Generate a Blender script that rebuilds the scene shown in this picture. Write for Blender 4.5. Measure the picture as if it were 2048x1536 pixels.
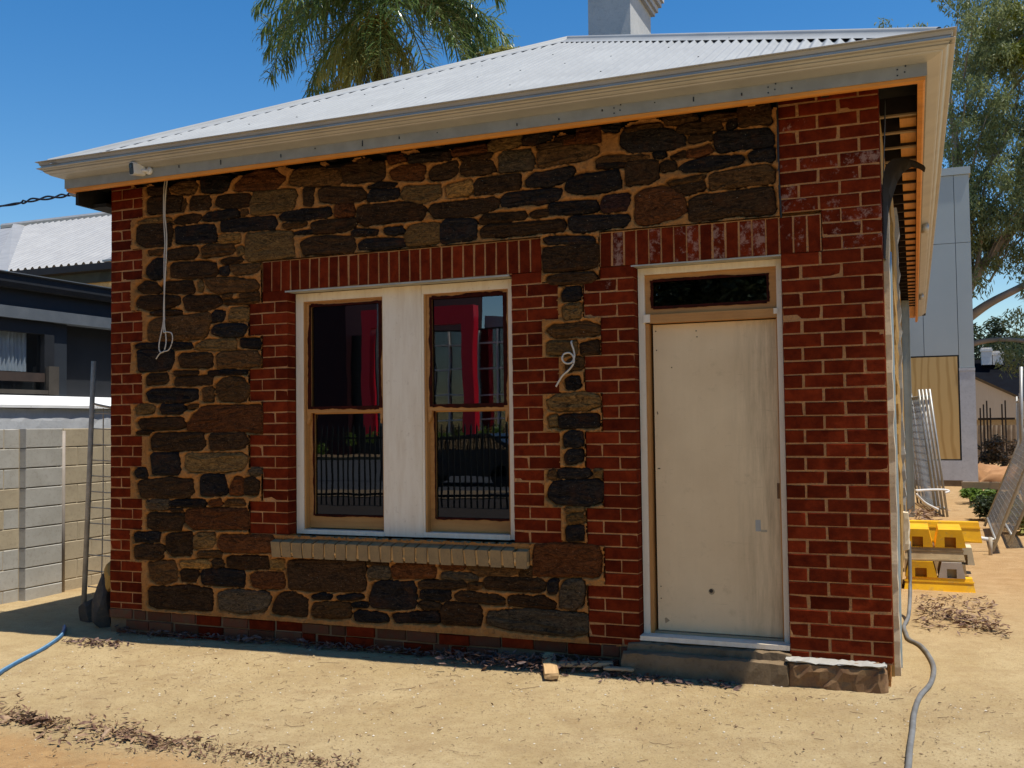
import bpy, math, random
import numpy as np
from mathutils import Vector, Matrix

for o in list(bpy.data.objects):
    bpy.data.objects.remove(o)
S = bpy.context.scene
C = S.collection
rnd = random.Random(7)

# ------------------------------------------------------------------ camera
cam_d = bpy.data.cameras.new('camera')
cam = bpy.data.objects.new('camera', cam_d)
C.objects.link(cam)
YAW, PIT, ROL = -0.3835, 0.0396, -0.0128
fw = Vector((math.sin(YAW)*math.cos(PIT), math.cos(YAW)*math.cos(PIT), math.sin(PIT)))
rt = Vector((math.cos(YAW), -math.sin(YAW), 0))
up = rt.cross(fw)
rt2 = rt*math.cos(ROL) + up*math.sin(ROL)
up2 = up*math.cos(ROL) - rt*math.sin(ROL)
m3 = Matrix((rt2, up2, -fw)).transposed()
cam.matrix_world = Matrix.Translation((6.2385, -6.4717, 1.4370)) @ m3.to_4x4()
cam_d.sensor_width = 36
cam_d.lens = 1990.7*36/2048
cam_d.clip_end = 800
cam_d.clip_start = 0.05
S.camera = cam

# ------------------------------------------------------------------ sky, sun, exposure
LD = Vector((-0.345, 0.045, -1.0)).normalized()          # way the sunlight travels
W = bpy.data.worlds.new('World')
S.world = W
W.use_nodes = True
wn = W.node_tree.nodes
sky = wn.new('ShaderNodeTexSky')
sky.sky_type = 'NISHITA'
sky.sun_disc = False
sky.sun_elevation = math.asin(-LD.z)
sky.sun_rotation = math.atan2(-LD.x, -LD.y)
sky.air_density = 1.15
sky.dust_density = 0.0
sky.ozone_density = 3.0
bg = wn['Background']
bg.inputs['Strength'].default_value = 0.105
hs_ = wn.new('ShaderNodeHueSaturation')
hs_.inputs['Saturation'].default_value = 1.38
hs_.inputs['Hue'].default_value = 0.503
hs_.inputs['Value'].default_value = 1.0
W.node_tree.links.new(sky.outputs[0], hs_.inputs['Color'])
W.node_tree.links.new(hs_.outputs[0], bg.inputs['Color'])
sd = bpy.data.lights.new('sun', 'SUN')
sd.energy = 4.6
sd.angle = math.radians(0.53)
sd.color = (1.0, 0.95, 0.86)
sun = bpy.data.objects.new('sun', sd)
sun.rotation_euler = LD.to_track_quat('-Z', 'Y').to_euler()
sun.location = (20, -5, 40)
C.objects.link(sun)
S.view_settings.view_transform = 'Standard'
S.view_settings.look = 'None'
S.view_settings.exposure = 0.33
S.view_settings.gamma = 1.0
S.view_settings.use_curve_mapping = False

# ------------------------------------------------------------------ helpers
def col4(c):
    return (c[0], c[1], c[2], 1.0)

class NT:
    """small wrapper for building a node material"""
    def __init__(s, name, rough=0.7, metal=0.0, spec=0.3):
        s.m = bpy.data.materials.new(name)
        s.m.use_nodes = True
        s.t = s.m.node_tree
        s.n = s.t.nodes
        s.b = s.n['Principled BSDF']
        s.b.inputs['Roughness'].default_value = rough
        s.b.inputs['Metallic'].default_value = metal
        s.b.inputs['Specular IOR Level'].default_value = spec
        s.co = None
    def lk(s, a, b):
        s.t.links.new(a, b)
    def coord(s, scale=(1, 1, 1), rand=True):
        tc = s.n.new('ShaderNodeTexCoord')
        out = tc.outputs['Object']
        if rand:
            oi = s.n.new('ShaderNodeObjectInfo')
            mu = s.n.new('ShaderNodeMath'); mu.operation = 'MULTIPLY'; mu.inputs[1].default_value = 53.0
            s.lk(oi.outputs['Random'], mu.inputs[0])
            ad = s.n.new('ShaderNodeVectorMath'); ad.operation = 'ADD'
            s.lk(out, ad.inputs[0]); s.lk(mu.outputs[0], ad.inputs[1])
            out = ad.outputs[0]
        mp = s.n.new('ShaderNodeVectorMath'); mp.operation = 'MULTIPLY'
        mp.inputs[1].default_value = scale
        s.lk(out, mp.inputs[0])
        return mp.outputs[0]
    def noise(s, vec, scale, detail=4, rough=0.6, dist=0.0):
        n = s.n.new('ShaderNodeTexNoise')
        n.inputs['Scale'].default_value = scale
        n.inputs['Detail'].default_value = detail
        n.inputs['Roughness'].default_value = rough
        n.inputs['Distortion'].default_value = dist
        s.lk(vec, n.inputs['Vector'])
        return n.outputs['Fac']
    def ramp(s, fac, stops):
        r = s.n.new('ShaderNodeValToRGB')
        e = r.color_ramp.elements
        while len(e) > 1:
            e.remove(e[0])
        e[0].position = stops[0][0]; e[0].color = stops[0][1] if len(stops[0][1]) == 4 else col4(stops[0][1])
        for p, c in stops[1:]:
            k = e.new(p); k.color = c if len(c) == 4 else col4(c)
        s.lk(fac, r.inputs[0])
        return r.outputs[0]
    def fr(s, fac, a, b):
        """remap 0..1 between a and b"""
        mr = s.n.new('ShaderNodeMapRange')
        mr.inputs['From Min'].default_value = a; mr.inputs['From Max'].default_value = b
        s.lk(fac, mr.inputs['Value'])
        return mr.outputs[0]
    def mix(s, fac, a, b, mode='MIX'):
        m = s.n.new('ShaderNodeMix'); m.data_type = 'RGBA'; m.blend_type = mode
        if isinstance(fac, (int, float)): m.inputs[0].default_value = fac
        else: s.lk(fac, m.inputs[0])
        for v, i in ((a, 6), (b, 7)):
            if isinstance(v, tuple): m.inputs[i].default_value = col4(v)
            else: s.lk(v, m.inputs[i])
        return m.outputs[2]
    def math(s, op, a, b=0.0):
        m = s.n.new('ShaderNodeMath'); m.operation = op
        for v, i in ((a, 0), (b, 1)):
            if isinstance(v, (int, float)): m.inputs[i].default_value = v
            else: s.lk(v, m.inputs[i])
        return m.outputs[0]
    def base(s, c):
        if isinstance(c, tuple): s.b.inputs['Base Color'].default_value = col4(c)
        else: s.lk(c, s.b.inputs['Base Color'])
    def bump(s, h, strength=0.3, dist=0.01):
        b = s.n.new('ShaderNodeBump')
        b.inputs['Strength'].default_value = strength
        b.inputs['Distance'].default_value = dist
        s.lk(h, b.inputs['Height'])
        s.lk(b.outputs[0], s.b.inputs['Normal'])

def mat(name, c1, c2=None, scale=6, rough=0.7, metal=0.0, stretch=(1, 1, 1), bump=0.15, bscale=60, bdist=0.004, spec=0.3, detail=5, lo=0.35, hi=0.65, rand=True):
    """two-tone noisy material"""
    k = NT(name, rough, metal, spec)
    v = k.coord(stretch, rand)
    if c2 is None:
        c2 = tuple(x*0.8 for x in c1)
    f = k.fr(k.noise(v, scale, detail), lo, hi)
    k.base(k.mix(f, c1, c2))
    if bump:
        k.bump(k.noise(v, bscale, 3), bump, bdist)
    return k.m

class MB:
    """collects faces; build() links them as one mesh object"""
    def __init__(s):
        s.v = []; s.f = []
    def add(s, vs, fs):
        o = len(s.v)
        s.v += [tuple(p) for p in vs]
        s.f += [tuple(i+o for i in f) for f in fs]
    def box(s, x0, x1, y0, y1, z0, z1, M=None):
        vs = [Vector((x, y, z)) for z in (z0, z1) for y in (y0, y1) for x in (x0, x1)]
        if M is not None: vs = [M @ p for p in vs]
        s.add(vs, [(0, 2, 3, 1), (4, 5, 7, 6), (0, 1, 5, 4), (2, 6, 7, 3), (0, 4, 6, 2), (1, 3, 7, 5)])
    def quad(s, a, b, c, d):
        s.add([a, b, c, d], [(0, 1, 2, 3)])
    def tube(s, pts, r, seg=8, cap=True):
        pts = [Vector(p) for p in pts]
        n = len(pts)
        rs = r if isinstance(r, (list, tuple)) else [r]*n
        ring0 = len(s.v); vs = []; fs = []
        ref = Vector((0.13, 0.21, 0.97))
        for i, p in enumerate(pts):
            d = (pts[min(i+1, n-1)] - pts[max(i-1, 0)])
            if d.length < 1e-9: d = Vector((0, 0, 1))
            d.normalize()
            rf = ref if abs(d.dot(ref)) < 0.95 else Vector((1, 0, 0))
            a = d.cross(rf).normalized(); b = d.cross(a)
            for k in range(seg):
                t = 2*math.pi*k/seg
                vs.append(p + a*math.cos(t)*rs[i] + b*math.sin(t)*rs[i])
        for i in range(n-1):
            for k in range(seg):
                k2 = (k+1) % seg
                fs.append((i*seg+k, i*seg+k2, (i+1)*seg+k2, (i+1)*seg+k))
        if cap:
            fs.append(tuple(range(seg-1, -1, -1)))
            fs.append(tuple((n-1)*seg+k for k in range(seg)))
        s.add(vs, fs)
    def sweep(s, prof, rings):
        """prof: number of points; rings: list of lists of points"""
        vs = [p for r in rings for p in r]; k = len(rings[0]); fs = []
        for i in range(len(rings)-1):
            for j in range(k-1):
                fs.append((i*k+j, i*k+j+1, (i+1)*k+j+1, (i+1)*k+j))
        s.add(vs, fs)
    def prism(s, poly, axis, a, b):
        """polygon in the two other axes extruded along axis from a to b"""
        def P(p, t):
            return {'x': (t, p[0], p[1]), 'y': (p[0], t, p[1]), 'z': (p[0], p[1], t)}[axis]
        n = len(poly)
        vs = [P(p, a) for p in poly] + [P(p, b) for p in poly]
        fs = [tuple(range(n)), tuple(range(2*n-1, n-1, -1))]
        for i in range(n):
            j = (i+1) % n
            fs.append((i, j, n+j, n+i))
        s.add(vs, fs)
    def mesh(s, name, m, smooth=False, loc=None):
        me = bpy.data.meshes.new(name)
        vs = s.v
        if loc is not None:
            vs = [(p[0]-loc[0], p[1]-loc[1], p[2]-loc[2]) for p in vs]
        me.from_pydata(vs, [], s.f)
        me.update()
        me.materials.append(m)
        if smooth:
            me.polygons.foreach_set('use_smooth', [True]*len(me.polygons))
        return me
    def build(s, name, m, parent=None, smooth=False, loc=None, recalc=True):
        me = s.mesh(name, m, smooth, loc)
        if recalc:
            import bmesh
            b = bmesh.new(); b.from_mesh(me)
            bmesh.ops.recalc_face_normals(b, faces=b.faces)
            b.to_mesh(me); b.free()
        o = bpy.data.objects.new(name, me)
        C.objects.link(o)
        if loc is not None: o.location = loc
        if parent is not None:
            o.parent = parent
            o.matrix_parent_inverse = world_m(parent).inverted()
        return o

def world_m(o):
    m = o.matrix_basis.copy()
    if o.parent is not None:
        m = world_m(o.parent) @ o.matrix_parent_inverse @ m
    return m

def link(name, me, parent, loc=(0, 0, 0), rot=None, color=None):
    o = bpy.data.objects.new(name, me)
    C.objects.link(o)
    o.location = loc
    if rot: o.rotation_euler = rot
    if color: o.color = color
    if parent is not None:
        o.parent = parent
        o.matrix_parent_inverse = world_m(parent).inverted()
    return o

def tag(o, label=None, cat=None, group=None, kind=None):
    for k, v in (('label', label), ('category', cat), ('group', group), ('kind', kind)):
        if v: o[k] = v
    return o

def thing(name, label, cat, loc=(0, 0, 0), group=None):
    o = bpy.data.objects.new(name, None)
    o.empty_display_size = 0.2
    C.objects.link(o)
    o.location = loc
    return tag(o, label, cat, group)

def copy_tree(o, parent=None):
    c = o.copy(); C.objects.link(c)
    if parent is not None:
        c.parent = parent; c.matrix_parent_inverse = o.matrix_parent_inverse.copy()
    for ch in o.children:
        copy_tree(ch, c)
    return c

def np_mesh(name, V, F, m, parent=None, smooth=False, attr=None):
    """V (n,3), F (k,3|4) numpy"""
    me = bpy.data.meshes.new(name)
    V = np.asarray(V, np.float32); F = np.asarray(F, np.int32)
    k = F.shape[1]
    me.vertices.add(len(V)); me.vertices.foreach_set('co', V.ravel())
    me.loops.add(F.size); me.loops.foreach_set('vertex_index', F.ravel())
    me.polygons.add(len(F))
    me.polygons.foreach_set('loop_start', np.arange(0, F.size, k, dtype=np.int32))
    if smooth: me.polygons.foreach_set('use_smooth', np.ones(len(F), bool))
    me.update(calc_edges=True)
    me.materials.append(m)
    if attr is not None:
        a = me.attributes.new('tone', 'FLOAT', 'POINT')
        a.data.foreach_set('value', np.asarray(attr, np.float32))
    o = bpy.data.objects.new(name, me); C.objects.link(o)
    if parent is not None:
        o.parent = parent; o.matrix_parent_inverse = world_m(parent).inverted()
    return o

_lat = np.random.RandomState(3).rand(256, 256)
def vnoise(x, y):
    """smooth value noise 0..1"""
    xi = np.floor(x).astype(int); yi = np.floor(y).astype(int)
    fx = x-xi; fy = y-yi
    fx = fx*fx*(3-2*fx); fy = fy*fy*(3-2*fy)
    g = lambda a, b: _lat[a % 256, b % 256]
    return (g(xi, yi)*(1-fx)+g(xi+1, yi)*fx)*(1-fy) + (g(xi, yi+1)*(1-fx)+g(xi+1, yi+1)*fx)*fy
def fbm(x, y, o=3):
    r = 0; a = 0.5
    for i in range(o):
        r = r + a*vnoise(x+i*17.3, y+i*9.1); x = x*2.03; y = y*2.03; a *= 0.5
    return r/(1-0.5**o)

# ------------------------------------------------------------------ materials
def brick_mat(name, c1, c2, dirt):
    k = NT(name, 0.8, 0, 0.04)
    v = k.coord((1, 1, 1))
    oi = k.n.new('ShaderNodeObjectInfo')
    sp = k.n.new('ShaderNodeSeparateColor'); k.lk(oi.outputs['Color'], sp.inputs[0])
    f = k.fr(k.noise(v, 14, 5), 0.3, 0.7)
    c = k.mix(f, c1, c2)
    # each brick a little lighter or darker
    hs = k.n.new('ShaderNodeHueSaturation')
    k.lk(c, hs.inputs['Color']); k.lk(sp.outputs[0], hs.inputs['Value'])
    c = hs.outputs[0]
    pits = k.fr(k.noise(v, 90, 3), 0.63, 0.75)
    c = k.mix(k.math('MULTIPLY', pits, 0.7), c, dirt)
    c = k.mix(k.math('MULTIPLY', k.fr(k.noise(v, 24, 6, 0.8, 0.8), 0.56, 0.72), 0.5), c, tuple(q*0.45 for q in c2))
    # white salts: where noise is over a threshold that falls as the stain amount grows
    st = k.noise(v, 15, 6, 0.75)
    grain = k.noise(v, 130, 3, 0.7)
    th = k.math('SUBTRACT', 0.80, k.math('MULTIPLY', sp.outputs[1], 0.32))
    f2 = k.fr(k.math('ADD', k.math('SUBTRACT', st, th), k.math('MULTIPLY', k.math('SUBTRACT', grain, 0.5), 0.22)), 0.0, 0.10)
    f2 = k.math('MULTIPLY', f2, k.fr(sp.outputs[1], 0.02, 0.10))
    c = k.mix(k.math('MULTIPLY', f2, 0.42), c, (0.50, 0.33, 0.25))
    k.base(c)
    k.bump(k.noise(v, 55, 6, 0.7), 0.55, 0.006)
    return k.m
M_brick = brick_mat('red_brick', (0.168, 0.0210, 0.0048), (0.082, 0.0092, 0.0026), (0.032, 0.007, 0.003))
M_oldbrick = brick_mat('dirty_brick', (0.115, 0.034, 0.018), (0.085, 0.050, 0.028), (0.04, 0.03, 0.02))

def mortar_mat(name, c1, c2, c3):
    k = NT(name, 0.92, 0, 0.1)
    v = k.coord((1, 1, 1), False)
    f = k.fr(k.noise(v, 5, 5), 0.3, 0.7)
    c = k.mix(f, c1, c2)
    c = k.mix(k.math('MULTIPLY', k.fr(k.noise(v, 34, 7, 0.8), 0.51, 0.68), 0.62), c, c3)
    k.base(c)
    h = k.math('ADD', k.noise(v, 130, 4, 0.7), k.math('MULTIPLY', k.noise(v, 40, 3), 1.2))
    k.bump(h, 1.0, 0.014)
    return k.m
M_mortar = mortar_mat('sandy_mortar', (0.57, 0.250, 0.072), (0.39, 0.165, 0.045), (0.10, 0.043, 0.018))
M_joint = mortar_mat('pale_joint', (0.60, 0.300, 0.122), (0.46, 0.21, 0.080), (0.22, 0.085, 0.032))

def stone_mat():
    k = NT('ironstone', 0.8, 0, 0.07)
    oi = k.n.new('ShaderNodeObjectInfo')
    v = k.coord((1, 1, 2.4))
    vi = k.coord((1, 1, 1))
    base = oi.outputs['Color']
    lay = k.fr(k.noise(v, 15, 9, 0.78, 1.8), 0.38, 0.62)
    c = k.mix(lay, k.mix(1.0, base, (2.2, 1.95, 1.55), 'MULTIPLY'), k.mix(1.0, base, (0.28, 0.27, 0.28), 'MULTIPLY'))
    rust = k.math('MULTIPLY', k.fr(k.noise(vi, 7, 6, 0.7), 0.52, 0.70), 0.6)
    c = k.mix(rust, c, k.mix(0.55, base, (0.16, 0.052, 0.013)))
    ochre = k.math('MULTIPLY', k.fr(k.noise(v, 26, 6, 0.85, 0.8), 0.55, 0.72), 0.6)
    c = k.mix(ochre, c, (0.22, 0.115, 0.042))
    white = k.fr(k.noise(vi, 95, 2, 0.5), 0.70, 0.76)
    c = k.mix(k.math('MULTIPLY', white, 0.6), c, (0.50, 0.42, 0.30))
    vein = k.fr(k.noise(k.coord((1, 1, 3.2)), 11, 3, 0.5, 2.5), 0.485, 0.50)
    vein2 = k.fr(k.noise(k.coord((1, 1, 3.2)), 11, 3, 0.5, 2.5), 0.515, 0.50)
    c = k.mix(k.math('MULTIPLY', k.math('MULTIPLY', vein, vein2), 0.35), c, (0.005, 0.004, 0.004))
    k.base(c)
    h = k.math('ADD', k.noise(v, 34, 7, 0.75, 0.8), k.math('MULTIPLY', k.noise(vi, 160, 3), 0.25))
    k.bump(h, 1.0, 0.03)
    return k.m
M_stone = stone_mat()
STC = {'k': (0.020, 0.0175, 0.018), 'd': (0.048, 0.027, 0.014), 'b': (0.100, 0.052, 0.021), 'r': (0.108, 0.039, 0.014),
       't': (0.160, 0.096, 0.038), 'g': (0.085, 0.066, 0.045), 'y': (0.28, 0.155, 0.050), 'p': (0.040, 0.021, 0.021)}

def timber(name, c1, c2, axis, rough=0.55, sc=1.0):
    k = NT(name, rough, 0, 0.3)
    st = {'x': (1.2, 22, 22), 'y': (22, 1.2, 22), 'z': (22, 22, 1.2)}[axis]
    v = k.coord(tuple(q*sc for q in st))
    f = k.fr(k.noise(v, 1.5, 5, 0.6, 0.6), 0.25, 0.75)
    vi = k.coord((1, 1, 1))
    c = k.mix(f, c1, c2)
    c = k.mix(k.math('MULTIPLY', k.fr(k.noise(vi, 4, 4), 0.5, 0.75), 0.35), c, tuple(q*0.55 for q in c2))
    k.base(c)
    k.bump(k.noise(v, 3, 4), 0.2, 0.003)
    return k.m
M_pine_x = timber('orange_pine_x', (0.72, 0.30, 0.055), (0.56, 0.20, 0.030), 'x')
M_pine_y = timber('orange_pine_y', (0.75, 0.36, 0.09), (0.60, 0.25, 0.05), 'y')
M_sash_z = timber('sash_timber_z', (0.50, 0.245, 0.072), (0.37, 0.160, 0.043), 'z')
M_sash_x = timber('sash_timber_x', (0.52, 0.255, 0.075), (0.38, 0.165, 0.044), 'x')
M_old_y = timber('weathered_timber', (0.42, 0.30, 0.17), (0.26, 0.18, 0.10), 'y', 0.8)
M_old_x = timber('weathered_timber_x', (0.44, 0.31, 0.18), (0.28, 0.19, 0.10), 'x', 0.8)
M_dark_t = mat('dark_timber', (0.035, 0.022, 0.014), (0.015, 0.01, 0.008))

def paint_white():
    k = NT('primed_white', 0.55, 0, 0.35)
    v = k.coord((7, 7, 0.9)); vi = k.coord((1, 1, 1))
    c = k.mix(k.fr(k.noise(v, 2.2, 6, 0.7), 0.42, 0.75), (0.82, 0.70, 0.53), (0.70, 0.56, 0.39))
    c = k.mix(k.math('MULTIPLY', k.fr(k.noise(vi, 24, 5, 0.75), 0.60, 0.74), 0.6), c, (0.44, 0.31, 0.18))
    k.base(c); k.bump(k.noise(v, 9, 4), 0.12, 0.003)
    return k.m
M_white = paint_white()

def door_mat():
    k = NT('unpainted_door_skin', 0.6, 0, 0.3)
    vi = k.coord((1, 1, 1), False)
    v = k.coord((14, 14, 1.1), False)
    tc = k.n.new('ShaderNodeTexCoord')
    sp = k.n.new('ShaderNodeSeparateXYZ'); k.lk(tc.outputs['Object'], sp.inputs[0])
    c = k.mix(k.fr(k.noise(vi, 2.2, 5, 0.6), 0.3, 0.7), (0.75, 0.555, 0.325), (0.66, 0.475, 0.27))
    # rain-washed streaks down the latch side (dirt)
    right = k.fr(sp.outputs['X'], 5.10, 5.36)
    st = k.math('MULTIPLY', k.fr(k.noise(v, 1.6, 7, 0.75), 0.40, 0.66), k.math('ADD', k.math('MULTIPLY', right, 0.50), 0.04))
    c = k.mix(st, c, (0.24, 0.16, 0.085))
    scr = k.coord((1.6, 1, 26), False)
    c = k.mix(k.math('MULTIPLY', k.fr(k.noise(scr, 2.4, 3, 0.6, 2.0), 0.68, 0.72), 0.35), c, (0.38, 0.26, 0.15))
    sm = k.fr(k.noise(vi, 9, 6, 0.75), 0.58, 0.76)
    c = k.mix(k.math('MULTIPLY', sm, 0.45), c, (0.42, 0.29, 0.16))
    dk = k.fr(k.noise(vi, 46, 4, 0.8), 0.70, 0.78)
    c = k.mix(k.math('MULTIPLY', dk, 0.6), c, (0.22, 0.15, 0.09))
    k.base(c); k.bump(k.noise(vi, 60, 4), 0.06, 0.003)
    return k.m
M_door = door_mat()
M_maroon = mat('maroon_primer', (0.050, 0.0065, 0.0030), (0.020, 0.0045, 0.0025), 20, 0.7, bump=0.3, bscale=40, spec=0.08)

def glass_mat(name, tint, wob):
    m = bpy.data.materials.new(name); m.use_nodes = True
    n = m.node_tree.nodes; l = m.node_tree.links
    for q in list(n): n.remove(q)
    out = n.new('ShaderNodeOutputMaterial')
    gl = n.new('ShaderNodeBsdfGlossy'); gl.inputs['Roughness'].default_value = 0.0; gl.inputs['Color'].default_value = (0.95, 0.97, 1, 1)
    tr = n.new('ShaderNodeBsdfTransparent'); tr.inputs['Color'].default_value = col4(tint)
    fz = n.new('ShaderNodeFresnel'); fz.inputs['IOR'].default_value = 2.5
    mx = n.new('ShaderNodeMixShader')
    tc = n.new('ShaderNodeTexCoord'); no = n.new('ShaderNodeTexNoise'); no.inputs['Scale'].default_value = 2.6; no.inputs['Detail'].default_value = 1.0
    bp = n.new('ShaderNodeBump'); bp.inputs['Strength'].default_value = 1.0; bp.inputs['Distance'].default_value = wob
    l.new(tc.outputs['Object'], no.inputs['Vector']); l.new(no.outputs['Fac'], bp.inputs['Height'])
    l.new(bp.outputs[0], gl.inputs['Normal'])
    ge = n.new('ShaderNodeNewGeometry'); iv = n.new('ShaderNodeMath'); iv.operation = 'SUBTRACT'; iv.inputs[0].default_value = 1.0
    l.new(ge.outputs['Backfacing'], iv.inputs[1])
    mu = n.new('ShaderNodeMath'); mu.operation = 'MULTIPLY'; l.new(fz.outputs[0], mu.inputs[0]); l.new(iv.outputs[0], mu.inputs[1])
    l.new(mu.outputs[0], mx.inputs[0]); l.new(tr.outputs[0], mx.inputs[1]); l.new(gl.outputs[0], mx.inputs[2])
    l.new(mx.outputs[0], out.inputs['Surface'])
    return m
M_glass = glass_mat('window_glass', (0.62, 0.64, 0.62), 0.0005)
M_fglass = glass_mat('far_glass', (0.25, 0.28, 0.30), 0.001)

def zinc(name, c1, c2, rough, metal):
    k = NT(name, rough, metal, 0.4)
    v = k.coord((1, 1, 1))
    c = k.mix(k.fr(k.noise(v, 3, 5), 0.35, 0.7), c1, c2)
    sp = k.noise(v, 260, 2, 0.6)
    c = k.mix(k.math('MULTIPLY', k.fr(sp, 0.4, 0.7), 0.3), c, tuple(x*0.72 for x in c1))
    k.base(c)
    return k.m
M_roof = zinc('galvanised_roof', (0.345, 0.35, 0.34), (0.285, 0.29, 0.285), 0.6, 0.0)
M_zinc = zinc('zinc_gutter', (0.50, 0.475, 0.43), (0.41, 0.39, 0.355), 0.42, 0.4)
M_fascia = mat('primed_fascia', (0.31, 0.30, 0.255), (0.26, 0.25, 0.21), 8, 0.6, bump=0.03)
M_screw = mat('grey_screw', (0.10, 0.10, 0.10), rough=0.5)
M_black = mat('black_plastic', (0.012, 0.012, 0.013), (0.02, 0.02, 0.02), rough=0.4, bump=0.05)
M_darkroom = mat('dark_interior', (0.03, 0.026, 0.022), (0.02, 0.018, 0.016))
M_sark = mat('roof_underside', (0.02, 0.018, 0.016), (0.010, 0.009, 0.008))
M_wplast = mat('white_plastic', (0.75, 0.72, 0.66), (0.66, 0.62, 0.56), 10, 0.35, bump=0.02)
M_steel = zinc('blue_grey_steel', (0.33, 0.385, 0.40), (0.25, 0.30, 0.32), 0.45, 0.4)
M_pipe = zinc('galvanised_pipe', (0.42, 0.42, 0.40), (0.30, 0.29, 0.27), 0.5, 0.5)
M_rustpipe = mat('weathered_pipe', (0.46, 0.39, 0.29), (0.32, 0.27, 0.20), 12, 0.7, 0.0)
def concrete(name, c1, c2, c3, s=1.0):
    k = NT(name, 0.9, 0, 0.15)
    v = k.coord((1, 1, 1))
    c = k.mix(k.fr(k.noise(v, 4*s, 6, 0.65), 0.3, 0.7), c1, c2)
    c = k.mix(k.math('MULTIPLY', k.fr(k.noise(v, 26*s, 5, 0.75), 0.52, 0.74), 0.6), c, c3)
    k.base(c); k.bump(k.noise(v, 70*s, 5, 0.7), 0.5, 0.005)
    return k.m
M_conc = concrete('old_concrete', (0.22, 0.155, 0.088), (0.145, 0.098, 0.055), (0.065, 0.043, 0.026))
M_blk_w = concrete('pale_block', (0.43, 0.41, 0.365), (0.35, 0.33, 0.285), (0.24, 0.21, 0.17))
M_blk_t = concrete('tan_block', (0.45, 0.375, 0.255), (0.36, 0.295, 0.20), (0.24, 0.19, 0.13))
M_render = concrete('white_render', (0.55, 0.56, 0.57), (0.44, 0.45, 0.46), (0.30, 0.31, 0.32), 0.7)
M_plast = concrete('flaking_plaster', (0.62, 0.52, 0.38), (0.50, 0.40, 0.27), (0.26, 0.18, 0.10), 1.5)
M_rub = concrete('yellow_rubble', (0.46, 0.28, 0.085), (0.30, 0.17, 0.055), (0.12, 0.07, 0.03), 2.0)
M_sill = concrete('sill_brick', (0.33, 0.215, 0.098), (0.23, 0.155, 0.078), (0.12, 0.095, 0.06), 2.5)
M_sillm = mat('sill_mortar', (0.72, 0.42, 0.16), (0.60, 0.33, 0.11), 30, 0.9)
M_rock = concrete('dark_rock', (0.10, 0.085, 0.07), (0.055, 0.048, 0.042), (0.20, 0.14, 0.07), 1.2)

# ================================================================== THE COTTAGE
WX, WA, WB, WC = 6.0837, 1.4077, 3.6324, 4.1642      # right corner; left ends of the window jambs and the door jamb
CO = 0.086
house = thing('stone_cottage', 'old ironstone and red brick cottage with white corrugated roof and beige door', 'cottage', (3, 0, -0.2))

def rough_box(name, x0, x1, y0, y1, z0, z1, m, parent, seed=0, n=(6, 3, 3), amp=0.012, smooth=False, taper=0.0):
    """a block with an uneven, slightly worn surface"""
    rs = np.random.RandomState(seed)
    b = MB(); idx = {}
    nx, ny, nz = n
    def vid(i, j, k):
        if (i, j, k) not in idx:
            u, v, w = i/nx, j/ny, k/nz
            p = [x0+(x1-x0)*u, y0+(y1-y0)*v, z0+(z1-z0)*w]
            ed = (i in (0, nx)) + (j in (0, ny)) + (k in (0, nz))
            c = ((x0+x1)/2, (y0+y1)/2, (z0+z1)/2)
            for a in range(3):
                p[a] += rs.uniform(-amp, amp) - (amp*0.9*(ed-1) if ed > 1 else 0)*np.sign(p[a]-c[a])
            p[0] += (c[0]-p[0])*taper*w; p[1] += (c[1]-p[1])*taper*w
            idx[(i, j, k)] = len(b.v); b.v.append(tuple(p))
        return idx[(i, j, k)]
    for i in range(nx):
        for j in range(ny):
            for k in (0, nz):
                b.f.append((vid(i, j, k), vid(i+1, j, k), vid(i+1, j+1, k), vid(i, j+1, k)))
    for i in range(nx):
        for k in range(nz):
            for j in (0, ny):
                b.f.append((vid(i, j, k), vid(i+1, j, k), vid(i+1, j, k+1), vid(i, j, k+1)))
    for j in range(ny):
        for k in range(nz):
            for i in (0, nx):
                b.f.append((vid(i, j, k), vid(i, j+1, k), vid(i, j+1, k+1), vid(i, j, k+1)))
    return b.build(name, m, parent, smooth)

# --- solid wall behind the facing, with the two openings
b = MB()
for x0, x1, z0, z1 in ((0.02, 1.752, -0.3, 2.49), (1.752, 3.610, -0.3, 0.57), (3.610, 4.505, -0.3, 2.49), (4.505, 5.485, -0.3, -0.03),
                       (5.485, WX-0.02, -0.3, 2.49), (0.02, WX-0.02, 2.49, 3.36)):
    b.box(x0, x1, 0.06, 0.30, z0, z1)
b.build('wall_core', M_mortar, house)
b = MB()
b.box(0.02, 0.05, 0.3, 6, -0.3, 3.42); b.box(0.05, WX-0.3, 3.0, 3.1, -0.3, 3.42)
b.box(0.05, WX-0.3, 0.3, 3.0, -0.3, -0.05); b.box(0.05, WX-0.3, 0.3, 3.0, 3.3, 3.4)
b.build('inner_wall', M_darkroom, house)

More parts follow.
